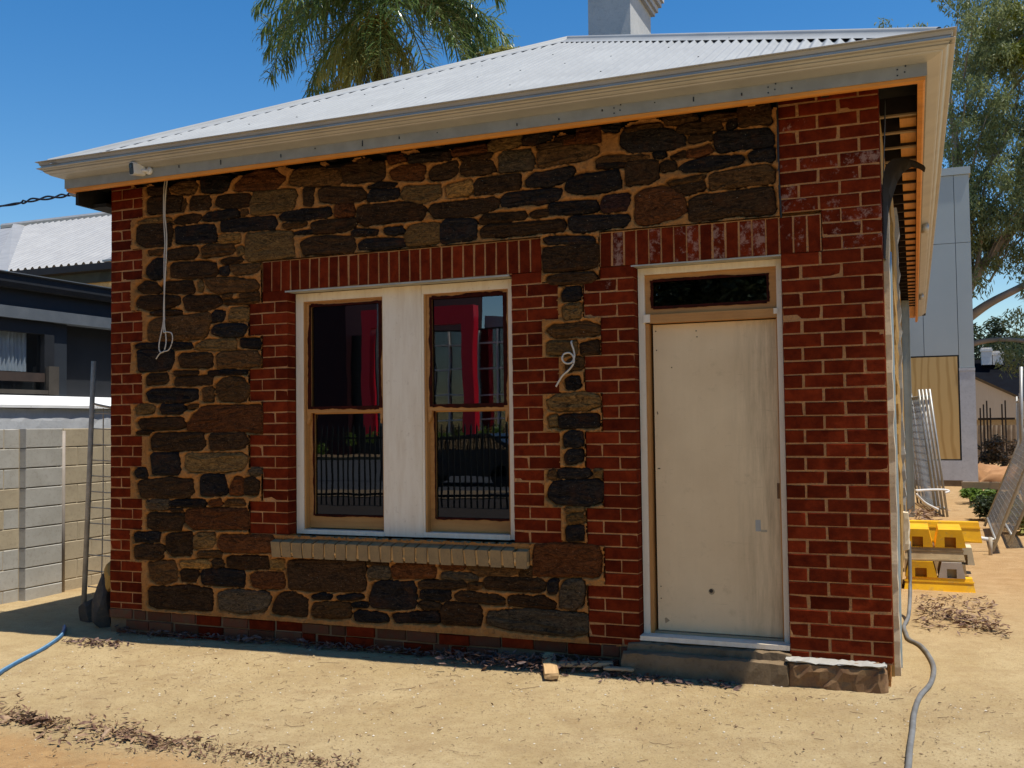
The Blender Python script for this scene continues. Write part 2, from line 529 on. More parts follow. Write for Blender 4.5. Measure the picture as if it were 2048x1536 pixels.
# --- brick shapes (a chamfered box, a few uneven variants shared by all bricks)
def brick_mesh(name, L, H, D, seed, m):
    r = random.Random(seed); b = MB()
    j = lambda s: r.uniform(-s, s)
    pts = []
    for y, ins in ((D, 0), (0.0045, 0), (0.0, 0.0045)):
        for sx, sz in ((-1, -1), (1, -1), (1, 1), (-1, 1)):
            ch = r.choice((0, 0, 0, 0, 0.004)) if y == 0.0 else 0
            pts.append((sx*(L/2-ins-ch)+j(0.0019), y+ch*0.4+j(0.0009 if y < D else 0), sz*(H/2-ins-ch*0.6)+j(0.0017)))
    b.add(pts, [(8, 9, 10, 11)] + [(4+k, 4+(k+1) % 4, 8+(k+1) % 4, 8+k) for k in range(4)] + [(k, (k+1) % 4, 4+(k+1) % 4, 4+k) for k in range(4)])
    return b.mesh(name, m)
BM = {}
def get_brick(kind, m, H=0.076):
    key = (kind, m.name, round(H, 3))
    if key not in BM:
        L = {'F': 0.2325, 'H': 0.1125}[kind]
        BM[key] = [brick_mesh('brick', L, H, 0.11, ord(kind)*10+i, m) for i in range(6)]
    return rnd.choice(BM[key])
zones = []                                            # facing areas that are brick, not stone
def put_brick(x, z, kind, parent, m=M_brick, H=0.076, stain=0.0, name='brick', y=0.0):
    v = 1.0 + rnd.gauss(0, 0.19)
    link(name, get_brick(kind, m, H), parent, (x, y+rnd.uniform(-0.002, 0.002), z),
         (rnd.uniform(-0.004, 0.004), rnd.uniform(-0.006, 0.006), rnd.uniform(-0.004, 0.004)),
         (max(0.6, v), stain, 0, 1))
def row(x, pat, i, parent, stain=lambda: 0.0, m=M_brick, gap=0.010):
    z1 = (40-i)*CO - 0.0038; z0 = (39-i)*CO + 0.0038
    if i == 40: z0 = -0.047
    x0 = x
    for ch in pat:
        L = 0.230 if ch == 'F' else 0.110
        put_brick(x+L/2, (z0+z1)/2, ch, parent, m, z1-z0, stain())
        x += L+gap
    x += 0.010-gap
    zones.append((x0, x-0.010, z0-0.0038 if i < 40 else -0.05, z1+0.0038))
    return x0, x-0.010, z0-0.0038, z1+0.0038
def masonry(name, rows, stain=lambda i: (lambda: 0.0)):
    """rows: (x, pattern, course). One part holding the joints, its bricks as sub-parts"""
    z = MB(); own = []
    o = bpy.data.objects.new(name, bpy.data.meshes.new(name)); C.objects.link(o)
    o.parent = house; o.matrix_parent_inverse = world_m(house).inverted()
    for x, p, i in rows:
        x0, x1, z0, z1 = row(x, p, i, o, stain(i), M_brick, 0.0165 if len(p) == 3 else 0.010)
        z.box(x0+0.002, x1-0.003, 0.0035, 0.110, z0, z1)
    me = z.mesh(name, M_joint); old = o.data; o.data = me
    bpy.data.meshes.remove(old)
    return o
def wide(i, ev, od): return ev if i % 2 == 0 else od
rows = []
for i in range(-1, 41):
    if i >= 36 or i % 6 in (0, 1, 2): rows.append((0, wide(i, 'HF', 'FH'), i))
    else: rows.append((0, 'HH' if i % 6 == 4 else 'F', i))
masonry('corner_pier', rows)
rows = []
for i in range(11, 33):
    if i % 6 in (0, 1, 2): rows.append((WA, wide(i, 'FH', 'HF'), i))
    else: rows.append((WA+0.12, 'HH' if i % 6 == 4 else 'F', i))
masonry('window_jamb', rows)
rows = []
for i in range(11, 33):
    if i % 6 in (0, 1, 2): rows.append((WB, wide(i, 'HF', 'FH'), i))
    else: rows.append((WB, 'HH' if i % 6 == 4 else 'F', i))
masonry('window_jamb', rows, lambda i: (lambda: rnd.choice((0, 0, 0, 0.35)) if i < 14 else 0.0))
rows = []
for i in range(11, 41):
    if i >= 36 or i % 6 in (0, 1, 2): rows.append((WC, wide(i, 'FH', 'HF'), i))
    else: rows.append((WC+0.12, 'HH' if i % 6 == 4 else 'F', i))
masonry('door_jamb', rows, lambda i: (lambda: rnd.choice((0, 0, 0.3, 0.55)) if i < 17 else rnd.choice((0, 0, 0, 0.2))))
rows = []
for i in range(-1, 41):
    if i in (8, 9, 10): rows.append((WX-0.355+0.005, wide(i, 'HF', 'FH'), i))
    else: rows.append((WX-0.603, wide(i, 'HFF', 'FFH'), i))
masonry('corner_pier', rows, lambda i: (lambda: rnd.choice((0, 0.25, 0.5, 0.75, 0.9)) if 0 <= i < 11 else (rnd.choice((0, 0, 0.3)) if i < 14 else 0.0)))

# --- soldier-brick lintels
def lintel(x0, x1, n, stain):
    z = MB(); z.box(x0, x1, 0.0035, 0.065, 2.487, 2.728)
    o = z.build('lintel', M_joint, house)
    p = (x1-x0)/n
    ms = [brick_mesh('soldier_brick', p-0.009, 0.233, 0.10, 300+i, M_brick) for i in range(6)]
    for i in range(n):
        link('soldier_brick', rnd.choice(ms), o, (x0+p*(i+0.5), rnd.uniform(-0.002, 0.002), 2.606), (0, rnd.uniform(-0.012, 0.012), 0),
             (max(0.55, 1+rnd.gauss(0, 0.19)), stain(), 0, 1))
    zones.append((x0, x1, 2.485, 2.731))
    return o
lintel(WA+0.12, WB+0.232, 27, lambda: 0.0)
lintel(4.284, 5.728, 17, lambda: rnd.choice((0.0, 0.4, 0.7, 0.85, 0.95)))
b = MB(); b.box(1.74, 3.615, -0.004, 0.10, 2.474, 2.486); b.box(4.50, 5.48, -0.004, 0.10, 2.478, 2.487)
b.build('lintel_bar', mat('grey_steel', (0.42, 0.40, 0.34), (0.32, 0.30, 0.25), 10, 0.6), house)
zones.append((1.757, 3.634, 0.600, 2.50)); zones.append((4.512, 5.50, -0.1, 2.50))

# --- the stones, traced one by one on the wall plane (class, then x z pairs in mm)
STONES = '''
d 385 3479 455 3485 594 3466 625 3353 498 3367 402 3379
b 636 3462 709 3509 855 3498 906 3434 896 3351 834 3340 688 3363 636 3411
k 937 3447 957 3470 1210 3439 1225 3384 1200 3329 1150 3319 942 3346
r 1279 3362 1378 3434 1515 3460 1650 3437 1754 3370 1706 3326 1649 3292 1436 3305 1279 3321
d 386 3316 413 3344 667 3332 741 3316 741 3282 720 3200 583 3208 402 3212
b 756 3281 787 3299 795 3252 772 3203 746 3206
d 829 3282 855 3309 1018 3297 1044 3220 1018 3197 855 3200 824 3211
d 1089 3240 1109 3280 1209 3287 1407 3271 1421 3184 1259 3183 1139 3194 1089 3220
t 1422 3192 1456 3279 1829 3270 1857 3223 1828 3122 1705 3109 1436 3109
t 294 3143 381 3163 541 3165 636 3150 647 3135 499 3135
d 668 3120 709 3150 896 3163 942 3146 906 3099 772 3094
k 957 3120 1018 3164 1289 3164 1303 3113 1159 3097 967 3106
b 1333 3151 1397 3154 1407 3116 1328 3115
k 1134 3079 1219 3088 1639 3079 1667 3016 1638 2978 1338 2991 1139 3000
k 1691 3070 1743 3097 1894 3104 2147 3096 2161 3051 2115 3024 1893 3028 1715 3044
b 1724 3003 1771 3015 1931 3005 1940 2988 1884 2973 1743 2977
d 284 3102 327 3124 636 3110 641 3038 636 2924 371 2937 279 2983
k 683 3060 709 3070 1069 3060 1089 3000 1084 2926 855 2932 689 2945
y 1129 2968 1328 2960 1323 2903 1149 2908 1109 2932
t 1377 2943 1396 2962 1724 2951 1809 2935 1836 2754 1780 2750 1435 2743 1376 2764
k 1827 2928 1893 2940 2004 2939 2004 2923 1893 2916
d 1890 2849 1955 2879 2121 2881 2352 2856 2380 2779 2357 2746 2120 2754 1919 2759
b 403 2896 541 2906 578 2887 541 2864 414 2865
d 605 2885 896 2891 916 2848 885 2813 730 2812 610 2817
b 942 2879 998 2900 1249 2892 1268 2854 1248 2814 1058 2812 957 2816
t 1293 2852 1337 2865 1357 2814 1317 2793
d 1134 2761 1219 2780 1327 2776 1347 2754 1298 2741 1159 2743
k 392 2760 446 2816 499 2829 584 2818 584 2704 542 2665 435 2668 387 2709
d 636 2760 668 2774 957 2766 1099 2743 1098 2661 1038 2640 647 2662
k 1124 2708 1208 2715 1208 2653 1129 2655
b 1218 2710 1258 2719 1503 2710 1503 2666 1454 2645 1278 2649
d 296 2596 360 2643 478 2627 531 2564 521 2548 350 2550
d 547 2589 595 2632 844 2624 885 2551 865 2527 584 2548
t 921 2606 942 2618 962 2571 947 2530 921 2540
b 967 2628 1158 2624 1454 2592 1497 2537 1434 2504 1108 2508 1038 2541
d 291 2485 328 2521 542 2521 731 2497 731 2451 584 2418 415 2419 296 2442
d 762 2483 813 2501 1108 2479 1148 2419 1078 2390 957 2372 803 2385
b 1158 2427 1218 2440 1492 2448 1502 2423 1453 2410 1208 2408
b 1148 2489 1248 2494 1238 2463 1148 2459
b 1307 2482 1492 2492 1497 2460 1336 2457
d 415 2382 500 2395 751 2381 741 2365 542 2363
b 426 2305 500 2331 751 2339 1017 2358 1038 2300 997 2186 967 2155 648 2156 415 2153 404 2239
k 1048 2348 1088 2371 1173 2354 1158 2293 1053 2278
t 1223 2347 1238 2379 1395 2374 1399 2277 1218 2282
k 1053 2217 1088 2252 1336 2248 1385 2225 1355 2162 1158 2158 1053 2184
k 270 2126 437 2136 543 2135 824 2115 855 2093 813 2078 437 2098 270 2107
t 885 2084 967 2130 1277 2133 1276 2051 1138 2053 926 2065
k 1326 2127 1510 2118 1510 2058 1404 2058 1326 2070
k 287 2074 330 2081 658 2068 669 1992 627 1918 501 1910 303 1912
d 710 2007 752 2035 1037 2028 1052 1995 1047 1921 731 1932
b 1093 2010 1138 2032 1471 2028 1510 1978 1510 1914 1355 1911 1107 1911
d 669 1884 752 1889 916 1880 885 1864 679 1867
k 1007 1877 1157 1889 1384 1878 1393 1857 1157 1856 1017 1860
d 389 1858 416 1879 595 1873 616 1827 585 1798 395 1795
d 674 1817 700 1841 1047 1843 1047 1782 854 1779 679 1783
b 1097 1772 1147 1820 1256 1833 1354 1814 1408 1748 1383 1660 1325 1641 1137 1649 1092 1715
k 389 1723 437 1747 648 1751 783 1743 906 1744 916 1670 854 1655 416 1651
b 956 1751 1052 1757 1057 1659 1017 1647 961 1648
t 272 1599 320 1632 459 1621 480 1595 438 1566 288 1556
k 517 1595 543 1628 752 1624 772 1590 741 1557 543 1556
b 803 1602 834 1618 916 1620 905 1604 824 1593
d 293 1488 331 1509 752 1516 783 1466 752 1433 331 1425
r 803 1466 895 1555 936 1600 1256 1602 1509 1601 1528 1545 1518 1393 1353 1411 956 1406 803 1424
d 278 1396 353 1416 438 1411 417 1394
d 433 1344 470 1386 956 1394 981 1308 946 1263 648 1255 438 1260
d 1022 1357 1047 1389 1353 1387 1392 1322 1353 1274 1037 1259
k 428 1207 460 1233 711 1232 737 1092 700 1063 449 1057
t 788 1208 814 1224 1333 1228 1392 1192 1353 1112 1156 1090 834 1088 783 1133
k 268 1081 300 1106 385 1107 407 1048 386 1027 289 1039
g 1401 1092 1430 1112 1507 1112 1516 1069 1411 1064
d 295 980 322 1005 586 1029 854 1015 870 929 824 883 565 879 333 875
k 936 1036 966 1061 1156 1058 1195 990 1185 917 1106 900 941 897
r 1220 950 1264 1043 1338 1039 1347 911 1220 905
d 1360 991 1367 1027 1449 1044 1497 1009 1487 917 1364 911
g 391 839 439 849 618 851 612 793 586 776 418 776
k 628 826 670 848 976 857 991 833 956 808 638 802
r 1001 833 1036 854 1136 860 1141 823 1056 811
b 1175 840 1205 861 1352 867 1366 828 1185 820
d 618 780 752 783 768 767 649 763
d 402 722 439 743 752 742 773 730 732 614 461 607 402 638
r 788 763 824 781 1381 796 1400 760 1395 641 1056 635 854 630 783 689
k 269 563 301 581 524 588 519 525 440 506 275 509
d 269 463 334 478 545 485 571 461 556 402 503 371 275 371
d 592 552 628 578 844 593 859 561 844 417 649 414 592 461
t 870 561 915 591 1066 595 1076 551 1056 490 875 479
r 1111 544 1135 581 1591 599 1638 569 1619 474 1155 457 1111 496
b 905 432 935 449 1106 459 1145 433 1135 416 915 408
b 408 339 461 337 545 352 670 357 701 285 696 219 587 177 504 177 430 223
y 732 360 986 378 1036 356 1016 327 752 316
d 1046 372 1076 390 1145 392 1150 344 1066 329
d 1190 402 1224 419 1581 429 1590 347 1351 333 1194 334
y 1605 406 1722 415 1722 344 1604 343
d 732 278 773 300 915 294 895 220 752 209
k 930 270 966 304 1135 316 1350 305 1370 274 1350 194 1056 195 955 198
r 1418 276 1466 306 1722 313 1731 204 1542 187 1437 206
d 416 121 440 139 664 154 811 170 955 160 1048 147 1055 -8 738 -17 478 -17 418 9
g 1109 122 1133 140 1308 160 1411 157 1582 152 1603 108 1548 21 1410 -7 1308 -10 1126 2
d 1762 381 1785 407 2358 433 2430 420 2436 220 2209 202 1769 199
d 1620 9 1636 88 1691 156 1831 170 1937 117 1929 1 1768 -2
b 1975 55 1998 95 2208 117 2311 112 2310 12 2103 -1 1982 4
k 1976 148 2044 168 2149 167 2141 141 1998 134
k 2193 159 2297 175 2428 175 2355 150 2208 138
k 2326 107 2443 126 2457 102 2340 89
k 2347 45 2384 66 2614 48 2628 6 2557 -7 2354 -5
k 2664 45 2713 61 3018 91 3045 56 3031 19 2699 -2
k 2472 146 2516 274 2588 290 2841 295 2855 253 2847 118 2756 94 2486 97
d 2445 434 2618 440 2632 419 2503 408
g 2466 372 2502 392 2631 391 2652 355 2631 316 2473 309
r 2660 392 2703 425 2995 443 3022 395 3008 340 2673 318
r 3049 431 3252 439 3238 411 3076 404
g 3069 361 3103 375 3331 367 3350 340 3197 330 3069 337
b 3272 434 3502 442 3669 441 3656 399 3592 378 3370 374 3304 395
b 3667 429 3758 439 3757 380 3668 378
d 2883 291 2925 305 3237 320 3263 291 3196 270 2897 261
b 3270 304 3383 315 3376 279 3276 272
d 3403 340 3449 360 3820 365 3857 338 3844 291 3794 276 3409 281
k 3882 356 3945 365 3937 272 3881 269
g 3968 274 3994 350 4043 370 4128 362 4139 294 4114 201 4052 169 3966 181
k 2896 231 2924 247 3129 248 3128 194 3060 172 2896 188
d 3169 220 3223 247 3525 233 3557 205 3537 174 3195 186
d 3583 218 3615 238 3843 244 3924 202 3917 172 3589 171
d 2875 144 2923 165 3053 147 3053 117 2923 104
d 3062 112 3101 162 3354 158 3380 112 3366 22 3072 15
g 3412 78 3433 115 3716 149 4155 140 4147 25 4062 -3 3586 6 3418 31
r 3777 566 3789 596 3972 610 4167 606 4244 596 4260 536 4247 416 4235 399 4081 398 3826 386 3769 389
k 3878 2713 3919 2725 4240 2703 4247 2665 4048 2671 3899 2686
d 3868 2602 3885 2647 4048 2650 4270 2648 4268 2496 4205 2493 3883 2485
d 3907 2437 3964 2460 4235 2456 4258 2418 4203 2395 3931 2400
k 4010 2315 4043 2367 4139 2361 4146 2292 4106 2279 4018 2281
t 4017 2231 4041 2249 4145 2250 4144 2156 4024 2150
b 3901 2076 3942 2108 4198 2119 4268 2089 4275 2036 4197 2029 3941 2034
t 3895 1984 3916 1999 4109 1998 4108 1907 3899 1915
d 4133 1974 4259 1991 4265 1908 4140 1906
b 4035 1856 4084 1885 4147 1875 4146 1800 4034 1796
k 4033 1727 4066 1752 4121 1748 4131 1687 4104 1669 4035 1671
t 3889 1594 3967 1630 4190 1637 4271 1608 4267 1556 4189 1532 3917 1528
t 3904 1479 3957 1490 3956 1417 3908 1418
k 3978 1478 4029 1489 4251 1492 4259 1414 4187 1407 3980 1405
k 4011 1356 4060 1379 4139 1370 4145 1295 4090 1273 4013 1278
k 4017 1213 4041 1243 4137 1247 4139 1183 4072 1160 4021 1163
b 3895 1106 3935 1122 3942 1061 3894 1061
k 3959 1114 4182 1123 4200 1086 4165 1063 3959 1061
t 4221 1116 4275 1116 4267 1068 4220 1071
k 3893 985 3926 1030 4243 1049 4281 1019 4272 915 4178 876 3940 887 3895 932
t 4015 853 4138 858 4138 837 4018 829
t 4023 797 4054 814 4115 821 4148 795 4142 769 4030 755
k 4021 723 4136 732 4141 684 4129 644 4023 638
b 1886 3423 2229 3396 2263 3281 2064 3282 1886 3300 1795 3325 1790 3361 1832 3414
k 1899 3499 2054 3505 2077 3464 2006 3446 1899 3450
k 2119 3457 2334 3473 2345 3444 2241 3430 2124 3428
b 2391 3494 2494 3492 2494 3447 2402 3438
r 2656 3437 2784 3437 2805 3392 2667 3380
k 2657 3483 2806 3491 2806 3456 2673 3457
k 2828 3468 2872 3488 3162 3468 3171 3361 3076 3362 2827 3385
r 3188 3446 3215 3481 3444 3492 3458 3405 3339 3390 3193 3397
t 3469 3432 3505 3456 3717 3469 3726 3420 3696 3387 3473 3379
k 3736 3429 3767 3462 3944 3460 3948 3417 3845 3392 3746 3399
d 3972 3455 4113 3473 4121 3411 3985 3410
d 2252 3404 2287 3420 2628 3402 2627 3283 2560 3261 2286 3279
r 2672 3318 2761 3348 2914 3346 2957 3327 2945 3240 2858 3239 2694 3267
d 3000 3273 3032 3309 3213 3342 3228 3249 3159 3227 3010 3224
d 3234 3366 3503 3366 3493 3336 3286 3339
d 3249 3285 3276 3328 3503 3310 3517 3237 3440 3226 3254 3237
g 3554 3327 3585 3362 3785 3357 3814 3298 3803 3225 3693 3218 3558 3228
d 3841 3375 4030 3387 4034 3361 3864 3354
r 4041 3393 4125 3400 4129 3362 4043 3357
b 3845 3313 3873 3336 4147 3347 4272 3324 4289 3279 4208 3245 4028 3240 3853 3224
d 2052 3232 2100 3263 2435 3219 2469 3160 2411 3126 2239 3128 2064 3154
d 1916 3256 1946 3273 2011 3262 1998 3135 1921 3143
k 2480 3221 2582 3244 2727 3224 2693 3205 2537 3213
k 2486 3159 2514 3196 2737 3183 2742 3124 2626 3115 2480 3120
t 2770 3141 2792 3192 3084 3172 3094 3099 2997 3065 2911 3058 2791 3099
y 3132 3158 3326 3191 3346 3150 3325 3086 3147 3079
d 3362 3149 3388 3184 3703 3193 3707 3095 3438 3075 3366 3082
k 3754 3138 3806 3176 4100 3201 4108 3170 4053 3106 3934 3088 3758 3102
r 2198 3111 2354 3107 2359 3021 2198 3025
d 2394 3058 2434 3084 2857 3078 2943 3036 2975 3004 2942 2939 2691 2951 2444 2938 2393 2978
d 2991 3002 3019 3039 3489 3041 3550 3026 3539 2970 3333 2932 3039 2945
k 3565 3024 3601 3059 3967 3055 4020 3045 3994 2983 3838 2970 3569 2972
k 4043 3047 4071 3113 4188 3135 4427 3144 4433 3024 4346 3008 4186 3002 4070 3027
d 1980 2984 2051 3008 2376 2994 2376 2939 2295 2906 2003 2916
k 2341 2892 2376 2909 2568 2888 2556 2859 2352 2873
k 2624 2893 2768 2896 2784 2855 2690 2848 2624 2869
t 2800 2844 2833 2900 3081 2898 3080 2763 2908 2752 2805 2756
k 3092 2887 3134 2917 3364 2901 3368 2768 3279 2756 3090 2752
d 3400 2898 3436 2928 3739 2919 3748 2881 3638 2867 3405 2869
d 3788 2900 3838 2915 3916 2912 3915 2880 3798 2876
k 3927 2945 3959 2959 4265 2952 4282 2894 4202 2876 3931 2884
d 3404 2812 3435 2847 4031 2837 4039 2768 3737 2761 3414 2764
k 2398 2798 2455 2828 2778 2807 2788 2757 2622 2750 2409 2762
r 4135 3457 4300 3454 4299 3351 4210 3357 4138 3359
k 4318 3443 4389 3451 4441 3432 4423 3404 4335 3424
b 4476 3453 4528 3481 4716 3482 4724 3439 4561 3409 4484 3414
k 4448 3371 4466 3395 4647 3398 4798 3371 4872 3320 4888 3260 4796 3250 4507 3254 4447 3312
b 4741 3453 4817 3469 4957 3451 4965 3425 4857 3405 4757 3418
d 4827 3371 4849 3390 5111 3394 5126 3347 4980 3332 4831 3346
b 4999 3482 5024 3500 5217 3474 5216 3425 5006 3424
k 5163 3367 5175 3390 5223 3392 5214 3344 5166 3334
d 5237 3463 5430 3470 5443 3339 5238 3341
k 5081 3303 5109 3316 5426 3301 5448 3258 5439 3195 5259 3192 5107 3189 5079 3237
d 4905 3291 4922 3314 5053 3306 5060 3281 4913 3270
r 4903 3217 5043 3234 5058 3199 4976 3179 4902 3175
b 4270 3221 4315 3242 4592 3227 4643 3209 4609 3196 4384 3200 4274 3199
k 4669 3227 4745 3235 4753 3197 4677 3197
d 4786 3193 4878 3220 4886 3177 4803 3174
k 4278 3193 4471 3184 4471 3167 4278 3175
d 4479 3172 4497 3187 4693 3174 4696 3065 4640 3037 4481 3032
d 4718 3146 4744 3164 4811 3153 4818 3102 4726 3099
k 4843 3107 4877 3137 5058 3158 5250 3144 5257 3111 5137 3084 4892 3077
k 5297 3147 5321 3169 5447 3174 5449 3098 5312 3105
b 4758 3017 4974 3042 5006 3036 4973 3011 4808 3003
d 4791 2984 4841 2996 4997 3007 5005 2958 4889 2937 4823 2958
b 5039 3029 5072 3050 5413 3070 5451 3025 5449 2957 5214 2953 5045 2946
p 4300 2910 4327 2967 4493 2968 4501 2916 4474 2868 4308 2871
r 4544 2946 4588 2984 4707 2997 4774 2982 4856 2924 4883 2814 4803 2779 4635 2753 4545 2769
d 4905 2886 4955 2906 5433 2927 5452 2753 5210 2767 4968 2744 4902 2754
k 4062 2837 4094 2852 4482 2829 4499 2798 4463 2759 4110 2747 4070 2776
'''
polys = []
for ln in STONES.strip().split('\n'):
    t = ln.split(); q = np.array([int(v) for v in t[1:]], float).reshape(-1, 2)/1000.0
    area = 0.5*np.sum(q[:, 0]*np.roll(q[:, 1], -1)-np.roll(q[:, 0], -1)*q[:, 1])
    if area < 0: q = q[::-1]
    if q[:, 1].max() > 3.47: q[:, 1] -= np.clip(q[:, 1]-3.36, 0, 1)*0.45
    for r in range(2):                                # round the corners off
        nx = np.roll(q, -1, 0)
        w = (0.07, 0.16)[r]
        q = np.stack([q*(1-w)+nx*w, q*w+nx*(1-w)], 1).reshape(-1, 2)
    tg = np.roll(q, -1, 0)-np.roll(q, 1, 0); nr = np.stack([tg[:, 1], -tg[:, 0]], 1)/np.maximum(np.linalg.norm(tg, axis=1, keepdims=True), 1e-6)
    grow = 0.0055+(fbm(q[:, 0]*30+5, q[:, 1]*30+9, 2)-0.5)*0.014
    q = q+nr*grow[:, None]
    polys.append((t[0], q))
rs = np.random.RandomState(11)
# mortar sheet between the stones: raised where it was squeezed out, dying away onto the stones
GX = np.arange(0.20, 5.50, 0.008); GZ = np.arange(-0.052, 3.53, 0.008)
XX, ZZ = np.meshgrid(GX, GZ)
SD = np.full(XX.shape, 0.05)
for cl, q in polys:
    x0, z0 = q.min(0)-0.05; x1, z1 = q.max(0)+0.05
    i0, i1 = np.searchsorted(GX, (x0, x1)); j0, j1 = np.searchsorted(GZ, (z0, z1))
    if i1 <= i0 or j1 <= j0: continue
    px = XX[j0:j1, i0:i1][..., None]; pz = ZZ[j0:j1, i0:i1][..., None]
    ax, az = q[:, 0], q[:, 1]; bx_, bz_ = np.roll(ax, -1), np.roll(az, -1)
    ex, ez = bx_-ax, bz_-az
    t = np.clip(((px-ax)*ex+(pz-az)*ez)/(ex*ex+ez*ez+1e-12), 0, 1)
    d = np.sqrt((px-ax-t*ex)**2+(pz-az-t*ez)**2).min(-1)
    ins = (((az > pz) != (bz_ > pz)) & (px < ex*(pz-az)/(bz_-az+1e-12)+ax)).sum(-1) % 2 == 1
    SD[j0:j1, i0:i1] = np.minimum(SD[j0:j1, i0:i1], np.where(ins, -d, d))
n1 = fbm(XX*55, ZZ*55, 3)-0.5; n2 = fbm(XX*9, ZZ*9, 2)-0.5; n3 = fbm(XX*110, ZZ*110, 2)-0.5
sd2 = SD + n1*0.019 + n2*0.016 - 0.0050
bead = np.clip(sd2/0.014, 0, 1); bead = bead*bead*(3-2*bead)
n4 = fbm(XX*22+9, ZZ*22+4, 2)
YY = np.where(sd2 > 0, -0.006-(0.006+0.016*n4)*bead, -0.006+0.055*np.clip(-sd2/0.010, 0, 1))
n5 = fbm(XX*13+31, ZZ*13+17, 3)
YY = YY + np.exp(-((sd2-0.001)/0.0035)**2)*np.clip((n5-0.40)*9, 0, 1)*0.030
YY = YY + n3*0.007 + n2*0.006*(sd2 > 0)
YY = np.clip(YY, -0.026, 0.05)
keep = np.ones((len(GZ)-1, len(GX)-1), bool)
CX = (XX[:-1, :-1]+XX[1:, 1:])/2; CZ = (ZZ[:-1, :-1]+ZZ[1:, 1:])/2
jx = (fbm(CX*60, CZ*60, 2)-0.5)*0.012
for x0, x1, z0, z1 in zones:
    keep &= ~((CX+jx > x0-0.001) & (CX+jx < x1+0.001) & (CZ+jx*0.7 > z0) & (CZ+jx*0.7 < z1))
keep &= CX < WX-0.606
keep &= CX > 0.228
keep &= CZ < 3.432+(fbm(CX*9, CZ*0+3, 3)-0.5)*0.13
keep &= ~((CX > 1.64) & (CX < 3.755) & (CZ > 0.45) & (CZ < 0.58))
vid = np.arange(XX.size).reshape(XX.shape)
F = np.stack([vid[:-1, :-1], vid[:-1, 1:], vid[1:, 1:], vid[1:, :-1]], -1)[keep]
V = np.stack([XX, YY, ZZ], -1).reshape(-1, 3)
used = np.unique(F); rm = np.full(len(V), -1); rm[used] = np.arange(len(used))
stone_wall = np_mesh('stone_wall', V[used], rm[F], M_mortar, house, True)
# the stones themselves, as sub-parts
for cl, q in polys:
    c = q.mean(0); n = len(q)
    q = q + (rs.rand(n, 2)-0.5)*0.004
    tg = np.roll(q, -1, 0)-np.roll(q, 1, 0); ln = np.maximum(np.linalg.norm(tg, axis=1, keepdims=True), 1e-6)
    nr = np.stack([tg[:, 1], -tg[:, 0]], 1)/ln
    half = min(q.max(0)-q.min(0))/2
    fy = -0.010+rs.uniform(-0.005, 0.004)
    tilt = rs.uniform(-0.012, 0.012, 2)
    ins1, ins2 = min(0.006, half*0.22), min(0.018, half*0.5)
    b = MB(); rings = []
    tab = rs.uniform(-0.007, 0.005, 60); ly = rs.uniform(0.016, 0.034); sl = rs.uniform(-0.25, 0.25)
    def ledge(rel): return tab[(np.floor((rel[:, 1]+sl*rel[:, 0]+0.004*np.sin(rel[:, 0]*37+c[0]*9))/ly).astype(int)+30) % 60]*min(1.0, half/0.03)
    for dy, p, am in ((0.05, q+nr*0.008, 0), (0.006, q+nr*0.004, 0.001), (-0.003, q-nr*ins1, 0.002), (-0.006, q-nr*ins2, 0.003), (-0.006, c+(q-c)*0.66, 0.004), (-0.006, c+(q-c)*0.34, 0.004)):
        rel = p-c
        y = fy+dy+(rel[:, 0]*tilt[0]+rel[:, 1]*tilt[1] if dy < 0.02 else 0)+rs.uniform(-am, am, n)+(ledge(rel) if dy < -0.005 else 0)
        rings.append([(a[0], yy, a[1]) for a, yy in zip(rel, np.broadcast_to(y, n))])
    b.v = [p for r in rings for p in r]+[(0, fy-0.006+rs.uniform(-0.004, 0.004), 0)]
    for k in range(5):
        for i in range(n):
            j = (i+1) % n
            b.f.append((k*n+i, k*n+j, (k+1)*n+j, (k+1)*n+i))
    for i in range(n):
        b.f.append((5*n+i, 5*n+(i+1) % n, 6*n))
    me = b.mesh('stone', M_stone, False)
    col = STC[cl]; v = 1+rs.uniform(-0.22, 0.25); w = rs.uniform(-0.05, 0.05)
    link('stone', me, stone_wall, (c[0], 0, c[1]), color=(col[0]*v*(1+w), col[1]*v, col[2]*v*(1-w), 1))

# --- plinth of old bricks under the damp line
b = MB(); b.box(0.0, 4.46, 0.012, 0.065, -0.32, -0.047)
pl = b.build('plinth', M_conc, house)
for r, (z0, z1) in enumerate(((-0.128, -0.056), (-0.214, -0.140), (-0.30, -0.226))):
    x = -0.09*r
    while x < 4.42:
        L = 'F' if rnd.random() < 0.75 else 'H'
        w = 0.23 if L == 'F' else 0.11
        if x > -0.01 and not (r > 0 and rnd.random() < 0.12):
            put_brick(x+w/2, (z0+z1)/2+rnd.uniform(-0.006, 0.006), L, pl, M_oldbrick if rnd.random() < 0.62 or x < 0.6 else M_brick, round(z1-z0, 3), 0, y=-0.004+rnd.uniform(-0.008, 0.01))
        x += w+rnd.uniform(0.010, 0.03)
